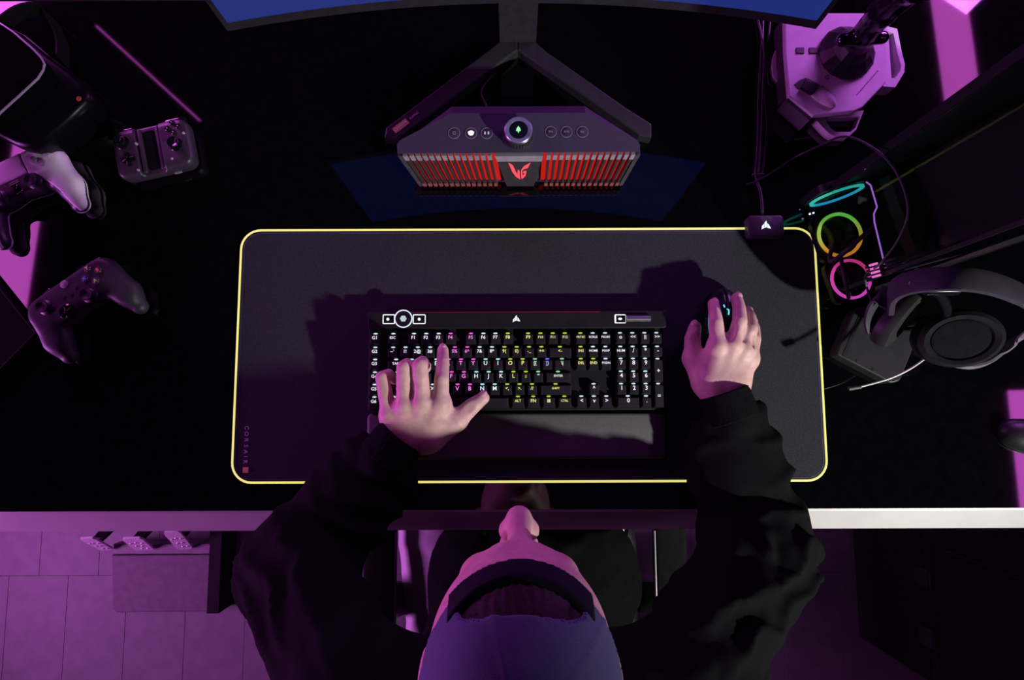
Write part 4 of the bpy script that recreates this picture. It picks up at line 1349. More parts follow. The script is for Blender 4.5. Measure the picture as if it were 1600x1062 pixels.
# small phone-type controller with a trough in its middle
c0 = P(238, 232, 0.030)
ang = R(13)
hc = thing('phone_controller', (c0.x, c0.y, 0), 'compact dark phone controller with an empty centre slot', 'controller', rotz=ang)
hm = mat('phone_pad', (0.030, 0.024, 0.036), 0.42, noise=0.12, bump=0.1, bscale=900)
GW, GH = 0.128, 0.086
def f_hand(X):
    d = s_box(X, (0, 0, 0.018), (GW / 2, GH / 2, 0.0165), 0.0145)
    q = s_poly(X[:, 0], X[:, 1], rrect(0, 0, GW, GH, 0.022, 6))
    d = smax(d, q, 0.006)
    tr = s_box(X, (-0.004, 0.0, 0.040), (0.019, 0.060, 0.016), 0.006)
    return smax(d, -tr, 0.003)
obj('shell', sdf_mesh('shell', f_hand, (-GW / 2, -GH / 2, 0), (GW / 2, GH / 2, 0.036), 0.0016), hm, hc, local=True)
obj('slot', prism(rrect(-0.003, 0, 0.021, 0.066, 0.006, 4), 0.0235, 0.0255), GLOSSB(), hc, local=True, smooth=False, label='black centre slot')
for s_ in (-1, 1):
    obj('slot_rail', prism(rrect(-0.003 + s_ * 0.0145, 0, 0.007, 0.074, 0.003, 4), 0.023, 0.0305, bev=0.002, seg=3), hm, hc, local=True)
thumbstick(hc, -0.043, 0.018, 0.0335, 0.0095, GLOSSB())
thumbstick(hc, 0.040, -0.004, 0.0335, 0.0095, GLOSSB())
t = box((-0.038, -0.012, 0.0350), (0.022, 0.007, 0.004), bev=0.001)
box((-0.038, -0.012, 0.0350), (0.007, 0.022, 0.004), t, bev=0.001)
obj('directional_pad', t, GLOSSB(), hc, local=True)
for dx, dy in ((0, 0.0085), (0.0085, 0), (-0.0085, 0), (0, -0.0085)):
    bt = button(hc, 0.040 + dx, 0.025 + dy, 0.0342, 0.0042, GLOSSB(), 0.0025, 'face_button')
    obj('button_mark', lathe([(0, 0), (0.0010, 0), (0.0010, 0.0003), (0, 0.0003)], 6, M=Matrix.Translation((0.040 + dx, 0.025 + dy, 0.0368))), mat('button_mark', (0.5, 0.5, 0.4), 0.4, noise=0.05), bt, local=True, smooth=False)
for x, y in ((-0.022, 0.012), (-0.026, -0.032), (0.030, -0.026), (0.055, 0.012)):
    button(hc, x, y, 0.0342, 0.0021, mat('tiny_button', (0.35, 0.32, 0.36), 0.4, noise=0.05), 0.0015, 'menu_button')
for s_ in (-1, 1):
    obj('bumper', box((s_ * 0.042, GH / 2 - 0.003, 0.022), (0.034, 0.008, 0.012), bev=0.003, seg=2), GLOSSB(), hc, local=True)
obj('port', box((0.028, -GH / 2 + 0.0008, 0.016), (0.012, 0.003, 0.004), bev=0.0008), SILVER(), hc, local=True)

# headset visor in the corner
vr = thing('visor_headset', P(52, 150, 0), 'black goggle headset with rounded glossy visor in the far left corner', 'headset')
VZ = 0.085
vo = [(40, 236), (22, 233), (0, 222), (-60, 190), (-110, 140), (-90, 60), (-40, 20), (30, 55), (75, 92), (110, 118), (132, 140), (139, 153), (134, 166), (105, 195), (70, 224), (56, 233)]
pl = polyP([(x, y - 7) for x, y in vo], VZ)
cxy = (sum(p[0] for p in pl) / len(pl), sum(p[1] for p in pl) / len(pl))
rings = []
for z, sc_ in ((0.001, 0.80), (0.02, 0.90), (0.05, 0.98), (0.070, 1.0), (0.080, 0.97), (0.085, 0.90)):
    rings.append([Vector((cxy[0] + (x - cxy[0]) * sc_, cxy[1] + (y - cxy[1]) * sc_, z)) for x, y in pl])
obj('visor', loft(rings), mat('visor_gloss', (0.003, 0.003, 0.005), 0.3, noise=0.2, spec=0.12), vr, angle=60)
up = [(-110, 140), (-70, 205), (-20, 195), (0, 174), (30, 147), (58, 121), (66, 108), (68, 99), (63, 90), (50, 76), (20, 50), (-40, 10), (-90, 40)]
VU = 0.125
pl2 = polyP(up, VU)
c2 = (sum(p[0] for p in pl2) / len(pl2), sum(p[1] for p in pl2) / len(pl2))
rings = []
for z, sc_ in ((0.080, 0.88), (0.095, 0.95), (0.115, 1.0), (VU, 0.985)):
    rings.append([Vector((c2[0] + (x - c2[0]) * sc_, c2[1] + (y - c2[1]) * sc_, z)) for x, y in pl2])
obj('face_frame', loft(rings), mat('visor_frame', (0.003, 0.003, 0.004), 0.6, noise=0.2, spec=0.0), vr, angle=50)
obj('rim', tube([Vector((x, y, VU - 0.002)) for x, y in pl2], 0.0019, 8, closed=True), mat('rim_highlight', (0.35, 0.30, 0.42), 0.35, noise=0.05), vr, label='thin pale line painted as the lit rim of the face frame')  # pale colour puts the highlight on the black frame's edge
for x, y, cc in ((82, 131, (0.05, 0.16, 0.45)), (123, 154, (0.35, 0.08, 0.03))):
    c = P(x, y, 0.0855)
    obj('sensor', lathe([(0, -0.001), (0.004, -0.0005), (0.0035, 0.001), (0, 0.0016)], 12, M=Matrix.Translation(c)), mat('sensor_lens_%d' % x, cc, 0.15, noise=0.1), vr)
sp_ = [P(-20, 60, 0.06), P(30, 20, 0.05), P(70, 20, 0.03), P(95, 60, 0.02), P(98, 95, 0.035)]
obj('strap', ribbon(spline(sp_, 6), (0, 0, 1), 0.03, 0.004), mat('visor_strap', (0.004, 0.004, 0.005), 0.8, noise=0.2, spec=0.1), vr)

# thin black slab and the small gadget at the right edge
sl = polyP([(58, 520), (-30, 410), (-170, 500), (-60, 640)], 0.014)
sb = thing('flat_device', P(-40, 520, 0), 'thin black flat device at the left edge beside the black gamepad', 'device')
obj('slab', prism(round_poly(sl, 0.012, 4), 0.002, 0.013, bev=0.002, seg=2), mat('slab_black', (0.005, 0.005, 0.006), 0.6, noise=0.2, spec=0.05), sb, smooth=False)
obj('lid_line', frame_prism([(x * 0.97 + sl[1][0] * 0.0 + 0.03 * sum(p[0] for p in sl) / 4, y * 0.97 + 0.03 * sum(p[1] for p in sl) / 4) for x, y in sl], [(x * 0.955 + 0.045 * sum(p[0] for p in sl) / 4, y * 0.955 + 0.045 * sum(p[1] for p in sl) / 4) for x, y in sl], 0.0128, 0.0136), BLACKP(), sb, smooth=False)
for i in range(4):
    q = Vector((sl[i][0], sl[i][1])).lerp(Vector((sum(p[0] for p in sl) / 4, sum(p[1] for p in sl) / 4)), 0.12)
    obj('foot', rod((q.x, q.y, 0.0), (q.x, q.y, 0.003), 0.006, n=10), RUBBER(), sb)
c = P(1622, 684, 0.012)
gd = thing('spare_mouse', (c.x, c.y, 0), 'black rounded gadget lying at the right edge of the desk', 'gadget', rotz=R(80))
obj('shell', sdf_mesh('shell', lambda X: np.maximum(smin(s_ell(X, (0, 0, 0.004), (0.028, 0.052, 0.028)), s_ell(X, (0, 0.026, 0.004), (0.022, 0.030, 0.020)), 0.01), 0.0005 - X[:, 2]), (-0.03, -0.055, 0), (0.03, 0.06, 0.034), 0.002), BLACKP(), gd, local=True)
obj('seam', tube(spline([(0, 0.052, 0.012), (0, 0.035, 0.0235), (0, 0.01, 0.0325)], 6), 0.0008, 6), GLOSSB(), gd, local=True)
obj('wheel', lathe([(0, -0.003), (0.008, -0.003), (0.008, 0.003), (0, 0.003)], 14, M=TM((0, 0.03, 0.020), (0, R(90), 0))), RUBBER(), gd, local=True)

# ------------------------------------------------------------------ pedal set on the floor
PZ = FLOOR_Z + 0.055
pd = thing('pedal_set', P(260, 910, FLOOR_Z), 'racing pedal set with three pale drilled pedals on the floor under the desk', 'pedals')
pq = [(174, 867), (336, 866), (345, 880), (346, 944), (344, 955), (182, 957), (175, 950)]
pl = polyP(pq, PZ)
obj('base', prism(pl, FLOOR_Z + 0.001, PZ, bev=0.003, seg=2), mat('pedal_base', (0.14, 0.125, 0.14), 0.6, noise=0.12, bump=0.2, bscale=400), pd, smooth=False)
a, b = P(176, 865, PZ + 0.012), P(336, 866, PZ + 0.012)
obj('rear_bar', box(((a.x + b.x) / 2, a.y + 0.012, PZ - 0.02), (b.x - a.x, 0.026, 0.065), bev=0.002, seg=1), mat('pedal_bar', (0.20, 0.18, 0.20), 0.5, noise=0.1), pd, smooth=False)
a, b = P(338, 815, PZ), P(352, 952, PZ)
obj('side_rail', box(((a.x + b.x) / 2, (a.y + b.y) / 2, FLOOR_Z + 0.046), (b.x - a.x, a.y - b.y, 0.088), bev=0.002, seg=1), mat('rail_black', (0.004, 0.004, 0.005), 0.7, noise=0.2, spec=0.2), pd, smooth=False, label='tall black side rail')
al_m = mat('pedal_metal', (0.80, 0.76, 0.80), 0.42, noise=0.04)
for bl, br, tr_, tl_, zt in (((156, 860), (178, 859), (148, 841), (123, 842), -0.56), ((211, 860), (241, 859), (213, 841), (189, 842), -0.56), ((278, 859.5), (302, 857), (282, 833), (254, 832), -0.545)):
    zb = -0.655
    q = [P(*bl, zb), P(*br, zb), P(*tr_, zt), P(*tl_, zt)]
    n = (q[1] - q[0]).cross(q[3] - q[0]).normalized()
    if n.y > 0: n = -n
    hx, hy = (q[1] - q[0]), (q[3] - q[0])
    o8 = [q[0] + hx * u + hy * v for u, v in ((0.12, 0), (0.88, 0), (1, .10), (1, .90), (0.9, 1), (0.1, 1), (0, .9), (0, .10))]
    pe = obj('pedal', loft([o8, [p - n * 0.005 for p in o8]]), al_m, pd, smooth=False)
    for u, v in ((0.22, .62), (0.5, .66), (0.78, .62), (0.36, .40), (0.66, .40), (0.5, .18), (.8, .18)):
        c = q[0] + hx * u + hy * v + n * 0.0004
        x, y, z = frame_axes(n)
        Mx = Matrix.Translation(c) @ Matrix((x, y, z)).transposed().to_4x4()
        obj('stud', lathe([(0, 0), (0.0035, 0), (0.003, 0.0015), (0, 0.0018)], 8, M=Mx), mat('pedal_stud', (0.85, 0.82, 0.85), 0.3, metal=0.5, noise=0.05), pe)
    mid_ = (q[0] + q[1] + q[2] + q[3]) / 4 - n * 0.006
    root = Vector((mid_.x + 0.02, mid_.y + 0.07, PZ - 0.02))
    obj('pedal_arm', loft([[root + Vector((sx * .016, sy * .012, 0)) for sx, sy in ((-1, -1), (1, -1), (1, 1), (-1, 1))], [mid_ + Vector((sx * .012, sy * .005 + .006, sz)) for sx, sy, sz in ((-1, -1, 0), (1, -1, 0), (1, 1, 0), (-1, 1, 0))]]), BLACKP(), pd, smooth=False)

# ------------------------------------------------------------------ black box on the floor at the right
CZ = -0.40
bx = polyP([(1452, 836), (1760, 836), (1800, 1075), (1470, 1075)], CZ)
cs = thing('storage_case', P(1600, 930, FLOOR_Z), 'big matte black case on the floor at the right', 'case')
obj('body', prism(bx, FLOOR_Z + 0.001, CZ - 0.03), mat('case_black', (0.006, 0.006, 0.007), 0.7, noise=0.2), cs, smooth=False)
obj('lid', prism(bx, CZ - 0.028, CZ, bev=0.004), mat('case_black', (0.006, 0.006, 0.007), 0.7), cs, smooth=False)
a, b = P(1473, 859, CZ), P(1640, 922, CZ)
obj('lid_ridge', rod(a + Vector((0, 0, 0.001)), b + Vector((0, 0, 0.001)), 0.0014, n=6), mat('case_ridge', (0.05, 0.04, 0.05), 0.4, noise=0.1), cs)
for k in (0.3, 0.7):
    q = Vector(bx[0]).lerp(Vector(bx[3]), k)
    obj('latch', box((q.x - 0.003, q.y, CZ - 0.03), (0.008, 0.04, 0.05), bev=0.002, seg=1), DARKG(), cs, smooth=False)

# ------------------------------------------------------------------ chair under the player
ch = thing('desk_chair', (0.02, -0.42, FLOOR_Z), 'black swivel chair with slim armrests that the player sits on', 'chair')
chm = mat('chair_leather', (0.015, 0.015, 0.018), 0.55, noise=0.2, bump=0.15, bscale=500)
obj('seat', prism(rrect(0.02, -0.42, 0.46, 0.46, 0.07, 6), -0.40, -0.305, bev=0.025, seg=4), chm, ch, angle=60)
Mt = Matrix.Rotation(R(8), 4, 'X')
obj('backrest', box((0.02, -0.70, 0.02), (0.44, 0.08, 0.62), bev=0.03, seg=4, M=Mt), chm, ch, angle=60)
obj('back_bracket', box((0.02, -0.68, -0.36), (0.10, 0.05, 0.20), bev=0.008), BLACKP(), ch)
for xa in (P(612, 840, -0.12).x - 0.02, P(1036, 840, -0.12).x + 0.012):
    ar = obj('armrest', prism(rrect(xa, -0.30, 0.055, 0.26, 0.02, 5), -0.135, -0.112, bev=0.006, seg=3), mat('armrest_pad', (0.006, 0.006, 0.007), 0.8, noise=0.2, spec=0.1), ch)
    obj('armrest_trim', rod((xa + (0.027 if xa < 0 else -0.027), -0.20, -0.116), (xa + (0.027 if xa < 0 else -0.027), -0.40, -0.116), 0.0022, n=8), mat('trim_metal', (0.6, 0.55, 0.6), 0.3, metal=0.6, noise=0.05), ar)
    sgn = -1 if xa < 0 else 1
    obj('armrest_post', loft([[Vector((xa + dx, -0.32 + dy, -0.134)) for dx, dy in ((-.02, -.03), (.02, -.03), (.02, .03), (-.02, .03))], [Vector((xa + dx, -0.38 + dy, -0.39)) for dx, dy in ((-.02, -.03), (.02, -.03), (.02, .03), (-.02, .03))]]), BLACKP(), ch, smooth=False)
    obj('armrest_bracket', box((xa - sgn * 0.04, -0.38, -0.395), (0.12, 0.06, 0.02), bev=0.003), BLACKP(), ch)
obj('gas_column', rod((0.02, -0.42, FLOOR_Z + 0.08), (0.02, -0.42, -0.40), 0.028, n=16), BLACKP(), ch)
for k in range(5):
    a = math.pi / 2 + 2 * math.pi * k / 5
    d = Vector((math.cos(a), math.sin(a), 0))
    o_ = Vector((0.02, -0.42, FLOOR_Z + 0.10))
    lg = obj('base_leg', rod(o_, o_ + d * 0.27 + Vector((0, 0, -0.03)), 0.026, 0.016, n=10), BLACKP(), ch)
    w_ = o_ + d * 0.27
    obj('caster', rod(Vector((w_.x, w_.y, FLOOR_Z + 0.028)) + d.cross(Vector((0, 0, 1))) * 0.02, Vector((w_.x, w_.y, FLOOR_Z + 0.028)) - d.cross(Vector((0, 0, 1))) * 0.02, 0.027, n=14), RUBBER(), lg)

# ================================================================== THE PLAYER
pn = thing('person', (0.0, -0.42, -0.30), 'person in a black hoodie and backward blue cap, hands on keyboard and mouse', 'person')
skin = mat('skin', (0.62, 0.39, 0.36), 0.5, noise=0.10, nscale=70, bump=0.25, bscale=900, sss=0.12, spec=0.35)
nail_m = mat('fingernail', (0.68, 0.44, 0.40), 0.28, noise=0.04)

def J(lst):
    return [(P(x, y, z), r * 1.07) for x, y, z, r in lst]
LH = dict(
    index=J([(688, 630, .076, .0125), (690, 592, .082, .0102), (692, 566, .068, .0090), (692, 547, .048, .0080)]),
    middle=J([(659, 628, .079, .0128), (656, 571, .090, .0110), (660, 566, .064, .0092), (665, 574, .0455, .0080)]),
    ring=J([(632, 634, .075, .0122), (631.5, 574, .086, .0105), (636, 569, .060, .0088), (641, 578, .0445, .0076)]),
    pinky=J([(608, 648, .065, .0112), (597.5, 590, .072, .0098), (607, 585, .054, .0082), (616, 593, .0440, .0070)]),
    thumb=J([(676, 680, .052, .0185), (713, 657, .054, .0140), (737, 635, .050, .0118), (755, 621.5, .0455, .0090)]),
    wrist=(P(631, 680, .052), P(566, 742, .052)), heel=(P(622, 668, .052), P(664, 684, .052)))
RH = dict(
    index=J([(1122, 541, .070, .0122), (1119, 505, .069, .0100), (1117, 487, .058, .0088), (1114.5, 475, .0465, .0080)]),
    middle=J([(1146, 538, .072, .0125), (1156, 502, .073, .0104), (1155, 481, .060, .0090), (1151, 466, .0480, .0082)]),
    ring=J([(1163, 547, .067, .0118), (1173, 514, .063, .0100), (1172, 496, .046, .0086), (1168, 487, .0310, .0078)]),
    pinky=J([(1172, 561, .058, .0108), (1179, 530, .050, .0090), (1179, 513, .034, .0078), (1176, 503, .0200, .0070)]),
    thumb=J([(1101, 592, .046, .0175), (1083, 560, .038, .0135), (1082, 529, .031, .0115), (1086, 511, .0270, .0092)]),
    wrist=(P(1130, 608, .052), P(1140, 690, .055)), heel=(P(1112, 600, .050), P(1150, 598, .052)))

def f_hand_of(H):
    mcps = [H[k][0] for k in ('index', 'middle', 'ring', 'pinky')]
    w0, w1 = H['wrist']
    h0, h1 = H['heel']
    up = Vector((0, 0, 1))
    def f(X):
        fl = (w1 - w0).normalized()
        sd = fl.cross(up).normalized()
        d = smin(s_cone(X, w0 + sd * .011, w1 + sd * .010, 0.0200, 0.021), s_cone(X, w0 - sd * .011, w1 - sd * .010, 0.0200, 0.021), 0.012)
        d = smin(d, s_cone(X, h0, h1, 0.019, 0.019), 0.02)
        tgt = [h0.lerp(h1, t_) for t_ in ((0.95, 0.66, 0.36, 0.1) if h0.x < 0 else (0.05, 0.36, 0.66, 0.95))]
        for (m, r), t_ in zip(mcps, tgt):
            mm_ = m - Vector((0, 0, 0.004))
            d = smin(d, s_cone(X, mm_, t_ - Vector((0, 0, 0.002)), r * 1.15, 0.0175), 0.016)
        for (a, _), (b, _) in zip(mcps, mcps[1:]):
            d = smin(d, s_cone(X, a - Vector((0, 0, .006)), b - Vector((0, 0, .006)), 0.0115, 0.0115), 0.012)
        # thumb root web
        th = H['thumb']
        d = smin(d, s_cone(X, th[0][0], th[1][0], th[0][1], th[1][1]), 0.022)
        d = smin(d, s_cone(X, th[1][0], mcps[0][0].lerp(h0 if h0.x > 0 else h1, 0.5) - Vector((0, 0, .008)), 0.0105, 0.012), 0.016)
        # tendons and knuckles
        for (m, r), t_ in zip(mcps, tgt):
            d = smin(d, s_cone(X, m + Vector((0, 0, r * 0.75)), m.lerp(t_, 0.75) + Vector((0, 0, r * 0.72)), 0.0022, 0.0014), 0.008)
            d = smin(d, s_ball(X, m, r * 0.90), 0.008)
        out = d
        for k in ('index', 'middle', 'ring', 'pinky', 'thumb'):
            c = H[k]
            e = None
            for (a, ra), (b, rb_) in zip(c, c[1:]):
                s = s_cone(X, a, b, ra * (0.96 if a is c[0][0] else 1.0), rb_)
                e = s if e is None else np.minimum(e, s)
            if k == 'thumb':
                e = smax(e, -(s_ball(X, c[2][0] + Vector((0, 0, 0.03)), 0.0195)), 0.004)
            # shallow crease above each joint
            out = smin(out, e, 0.0060)
        # web hollows between the knuckles
        for (a, ra), (b, rb_) in zip(mcps, mcps[1:]):
            mid_ = (a + b) / 2
            dirf = ((H['middle'][1][0] - H['middle'][0][0])).normalized()
            out = smax(out, -s_cone(X, mid_ + dirf * 0.010 + Vector((0, 0, .010)), mid_ + dirf * 0.028 + Vector((0, 0, .012)), 0.0012, 0.003), 0.008)
        return out
    return f

def hand_bounds(H):
    pts = [p for k in ('index', 'middle', 'ring', 'pinky', 'thumb') for p, r in H[k]] + list(H['wrist'])
    lo = [min(p[i] for p in pts) - 0.026 for i in range(3)]
    hi = [max(p[i] for p in pts) + 0.026 for i in range(3)]
    return lo, hi

# head: local frame, y forward to the face, z up
HC = Vector((0.006, -0.212, 0.455))
HT = R(-2)
HM = Matrix.Translation(HC) @ Matrix.Rotation(HT, 4, 'X')
HMi = np.array(HM.inverted(), dtype=np.float32)
def to_head(X):
    return X @ HMi[:3, :3].T + HMi[:3, 3]
def f_cran(Y, k=0.0):
    d = s_ell(Y, (0, -0.012, 0.035), (0.078 + k, 0.100 + k, 0.095 + k))
    return smin(d, s_ell(Y, (0, 0.032, 0.030), (0.061 + k, 0.062 + k, 0.077 + k)), 0.03)
def f_head(X):
    Y = to_head(X)
    A = Y.copy(); A[:, 0] = np.abs(A[:, 0])
    d = f_cran(Y)
    d = smin(d, s_cone(Y, (0, 0.045, -0.010), (0, 0.062, -0.088), 0.046, 0.025), 0.025)     # face to chin
    d = smin(d, s_cone(A, (0.056, 0.0, -0.03), (0.020, 0.062, -0.088), 0.022, 0.018), 0.02)  # jaw
    d = smin(d, s_ell(A, (0.034, 0.062, -0.030), (0.022, 0.022, 0.020)), 0.014)              # cheek
    d = smin(d, s_cone(A, (0.010, 0.091, 0.022), (0.036, 0.078, 0.022), 0.009, 0.008), 0.012)  # brow
    d = smax(d, -s_ell(A, (0.030, 0.103, 0.000), (0.016, 0.012, 0.009)), 0.010)              # eye socket
    d = smin(d, s_cone(Y, (0, 0.094, 0.014), (0, 0.115, -0.030), 0.008, 0.0125), 0.010)      # nose bridge, tip
    d = smin(d, s_ell(A, (0.011, 0.104, -0.034), (0.0085, 0.010, 0.008)), 0.006)             # nostril wings
    d = smin(d, s_ell(Y, (0, 0.086, -0.060), (0.019, 0.010, 0.006)), 0.005)                  # upper lip
    d = smin(d, s_ell(Y, (0, 0.088, -0.070), (0.020, 0.010, 0.006)), 0.005)
    d = smax(d, -s_ell(Y, (0, 0.100, -0.0648), (0.024, 0.010, 0.0012)), 0.003)               # mouth line
    e = s_ell(A, (0.082, -0.012, -0.008), (0.008, 0.019, 0.032))
    e = smax(e, -s_ell(A, (0.090, -0.008, -0.006), (0.006, 0.011, 0.020)), 0.004)
    d = smin(d, e, 0.006)
    d = smin(d, s_cone(Y, (0, -0.035, -0.06), (0, -0.075, -0.165), 0.052, 0.056), 0.03)      # neck
    return d
vs_, qs_ = [], []
off = 0
for f, (lo, hi), h in ((f_hand_of(LH), hand_bounds(LH), 0.0014), (f_hand_of(RH), hand_bounds(RH), 0.0014),
                       (f_head, ((-0.10, -0.40, 0.24), (0.11, -0.05, 0.62)), 0.0030)):
    v, q = surfnet(f, lo, hi, h)
    vs_.append(v); qs_.append(q + off); off += len(v)
# torso, arms and legs under the clothes
SHL, SHR = Vector((-0.175, -0.325, 0.262)), Vector((0.185, -0.325, 0.252))
ELL, ELR = P(452, 905, 0.045), P(1196, 880, 0.045)
WRL, WRR = LH['wrist'][0], RH['wrist'][0]
def f_core(X):
    A = X.copy(); A[:, 0] = np.abs(A[:, 0])
    d = smin(s_cone(X, (0, -0.43, -0.22), (0, -0.38, 0.12), 0.115, 0.125), s_cone(X, SHL, SHR, 0.05, 0.05), 0.05)
    d = smin(d, s_cone(X, (0.004, -0.345, 0.20), (0.005, -0.29, 0.32), 0.052, 0.050), 0.04)
    for s, e, w_ in ((SHL, ELL, LH['wrist'][1]), (SHR, ELR, RH['wrist'][1])):
        d = smin(d, smin(s_cone(X, s, e, 0.046, 0.040), s_cone(X, e, w_, 0.038, 0.026), 0.02), 0.02)
    for sx in (-1, 1):
        d = smin(d, smin(s_cone(X, (sx * .09, -0.42, -0.225), (sx * .145, 0.03, -0.185), 0.075, 0.058), s_cone(X, (sx * .145, 0.03, -0.185), (sx * .14, 0.06, -0.62), 0.055, 0.036), 0.03), 0.03)
    return d
v, q = surfnet(f_core, (-0.45, -0.58, -0.68), (0.50, 0.13, 0.36), 0.011)
vs_.append(v); qs_.append(q + off)
body = obj('body', np_mesh('body', np.concatenate(vs_), np.concatenate(qs_)), skin, pn)

def nail(a, b, r, roll=Vector((0, 0, 1))):
    d = (b - a).normalized()
    n = (roll - d * roll.dot(d)).normalized()
    s = d.cross(n)
    c = b + n * (r * 0.80) + d * 0.001
    M = Matrix.Translation(c) @ Matrix((s, d, n)).transposed().to_4x4() @ Matrix.Diagonal((r * 0.72, r * 0.95, r * 0.42, 1))
    obj('fingernail', lathe([(0, -0.6), (0.7, -0.6), (1.0, 0.0), (0.85, 0.5), (0.45, 0.88), (0, 1.0)], 16, M=M), nail_m, body)
nail(RH['index'][2][0], RH['index'][3][0], 0.0080, Vector((0.5, 0.5, 0.8)))
nail(RH['middle'][2][0], RH['middle'][3][0], 0.0082, Vector((0.4, 0.6, 0.7)))
nail(RH['ring'][2][0], RH['ring'][3][0], 0.0076, Vector((0.6, 0.6, 0.5)))
nail(RH['pinky'][2][0], RH['pinky'][3][0], 0.0068, Vector((0.7, 0.6, 0.4)))
nail(RH['thumb'][2][0], RH['thumb'][3][0], 0.0090, Vector((-0.5, 0.2, 0.8)))
nail(LH['index'][2][0], LH['index'][3][0], 0.0080, Vector((0, 0.8, 0.6)))
nail(LH['thumb'][2][0], LH['thumb'][3][0], 0.0090, Vector((0.1, 0.8, 0.5)))
for k in ('middle', 'ring', 'pinky'):
    nail(LH[k][2][0], LH[k][3][0], LH[k][3][1], Vector((0.3, 0.9, -0.1)))
for sx in (-1, 1):
    c = HM @ Vector((sx * 0.029, 0.0745, 0.001))
    obj('eye', lathe([(0, -0.011), (0.007, -0.0085), (0.011, 0), (0.007, 0.0085), (0, 0.011)], 16, M=Matrix.Translation(c)), mat('eye_white', (0.75, 0.72, 0.70), 0.2, noise=0.03), body)

# hair and cap
def f_hair(X):
    Y = to_head(X)
    d = f_cran(Y, 0.0035) + 0.0014 * np.sin(Y[:, 0] * 900 + 6 * noise3(Y * 60, 5)) * 0.6
    d = np.maximum(d, -(Y[:, 2] - (0.080 - 0.75 * np.clip(-Y[:, 1] + 0.03, 0, 0.12))))
    return d
hb = ((-0.10, -0.35, 0.36), (0.11, -0.06, 0.63))
hair_m = mat('dark_hair', (0.022, 0.013, 0.011), 0.6, noise=0.4, nscale=300, spec=0.2)
obj('hair', sdf_mesh('hair', f_hair, *hb, 0.0028), hair_m, pn)
cap_m = mat('cap_cotton', (0.075, 0.100, 0.17), 0.85, noise=0.10, nscale=900, bump=0.4, bscale=1400)
def cap_shell(Y):
    d = f_cran(Y, 0.0075)
    return np.maximum(d, -(f_cran(Y, 0.0040)))
CB = 0.080                                    # brow line of the cap
def f_cap(X):
    Y = to_head(X)
    Z = Y.copy()
    Z[:, 2] -= 0.004 * (noise3(Y * 26, 2) - 0.5)
    d = cap_shell(Z)
    low = CB - 0.10 * np.clip(0.06 - Y[:, 1], 0, 0.2) - Y[:, 2]
    d = np.maximum(d, low)
    op = np.sqrt(Y[:, 0] ** 2 + ((Y[:, 2] - 0.090) * 1.9) ** 2) - 0.046
    op = np.maximum(op, -Y[:, 1])
    d = smax(d, -op, 0.0045)
    for a in range(3):
        th = math.pi * a / 3 + 0.26
        seam = np.abs(Y[:, 0] * math.cos(th) + (Y[:, 1] + 0.012) * math.sin(th))
        d = d - 0.0007 * np.exp(-(seam / 0.003) ** 2)
    d = np.minimum(d, s_ell(Y, (0, -0.012, 0.139), (0.008, 0.008, 0.005)))
    return d
cap = obj('cap', sdf_mesh('cap', f_cap, (-0.11, -0.36, 0.36), (0.12, -0.06, 0.63), 0.0019), cap_m, pn, label='blue cotton cap worn backward')
def f_strap(X):
    Y = to_head(X)
    d = np.maximum(f_cran(Y, 0.0095), -f_cran(Y, 0.0030))
    d = np.maximum(d, np.abs(Y[:, 2] - (CB + 0.0055)) - 0.0085)
    return np.maximum(np.maximum(d, -Y[:, 1] + 0.03), np.abs(Y[:, 0]) - 0.056)
obj('cap_strap', sdf_mesh('strap', f_strap, (-0.11, -0.36, 0.36), (0.12, -0.05, 0.63), 0.0022), mat('strap_dark', (0.008, 0.008, 0.015), 0.7, noise=0.2, spec=0.12), cap, label='dark strap across the forehead')
def f_bill(X):
    Y = to_head(X)
    z = -0.012 + 1.9 * Y[:, 0] ** 2 * -1.0 + 0.25 * (Y[:, 1] + 0.1)
    d = np.abs(Y[:, 2] - z) - 0.0022
    q = np.sqrt((Y[:, 0] / 0.082) ** 2 + ((Y[:, 1] + 0.095) / 0.085) ** 2) - 1
    d = np.maximum(d, q * 0.08)
    return np.maximum(d, np.maximum(Y[:, 1] + 0.075, -f_cran(Y, 0.004)))
obj('cap_bill', sdf_mesh('bill', f_bill, (-0.10, -0.46, 0.30), (0.11, -0.22, 0.52), 0.0024), cap_m, cap)

# hoodie
def desk_clear(X):
    d = s_box(X, (0, 0.3, -0.022), (1.4, 0.3 + 0.175, 0.0235), 0.004)
    a, b = P(573, 646, 0.018), P(1042, 717, 0.014)
    return np.minimum(d, s_box(X, ((a.x + b.x) / 2, (a.y + b.y) / 2, 0.008), ((b.x - a.x) / 2 + 0.002, (a.y - b.y) / 2 + 0.002, 0.0125), 0.002))
def arm_field(X, s, e, w0, w1, r):
    """sleeve: shoulder, elbow, then forearm to the cuff with crosswise folds"""
    d = s_cone(X, s, e, r[0], r[1])
    X = X * np.array([1, 1, 1.85], dtype=np.float32) + np.array([0, 0, -0.85 * 0.03], dtype=np.float32)   # cloth lies flat on the desk
    e2 = s_cone(X, e, e.lerp(w0, 0.55), r[1], r[2])
    e3 = s_cone(X, e.lerp(w0, 0.55), e.lerp(w0, 0.80), r[2], r[3])
    e4 = s_cone(X, e.lerp(w0, 0.80), w0, r[3], r[4])
    d = smin(smin(d, e2, 0.03), smin(e3, e4, 0.01), 0.012)
    return d
def folds(X, a, b, amp, freq, seed):
    """gathered cloth: ridges across the direction a-b, wandering with noise"""
    d = V3((b - a).normalized())
    t = (X - V3(a)) @ d
    wv = noise3(X * 16.0, seed) * 2.2 + noise3(X * 38.0, seed + 1) * 0.6
    ph = t * freq + wv * 2.0
    return amp * (np.sqrt(np.sin(ph) ** 2 + 0.02) - 0.6) * (0.25 + 1.3 * noise3(X * 12.0, seed + 7))
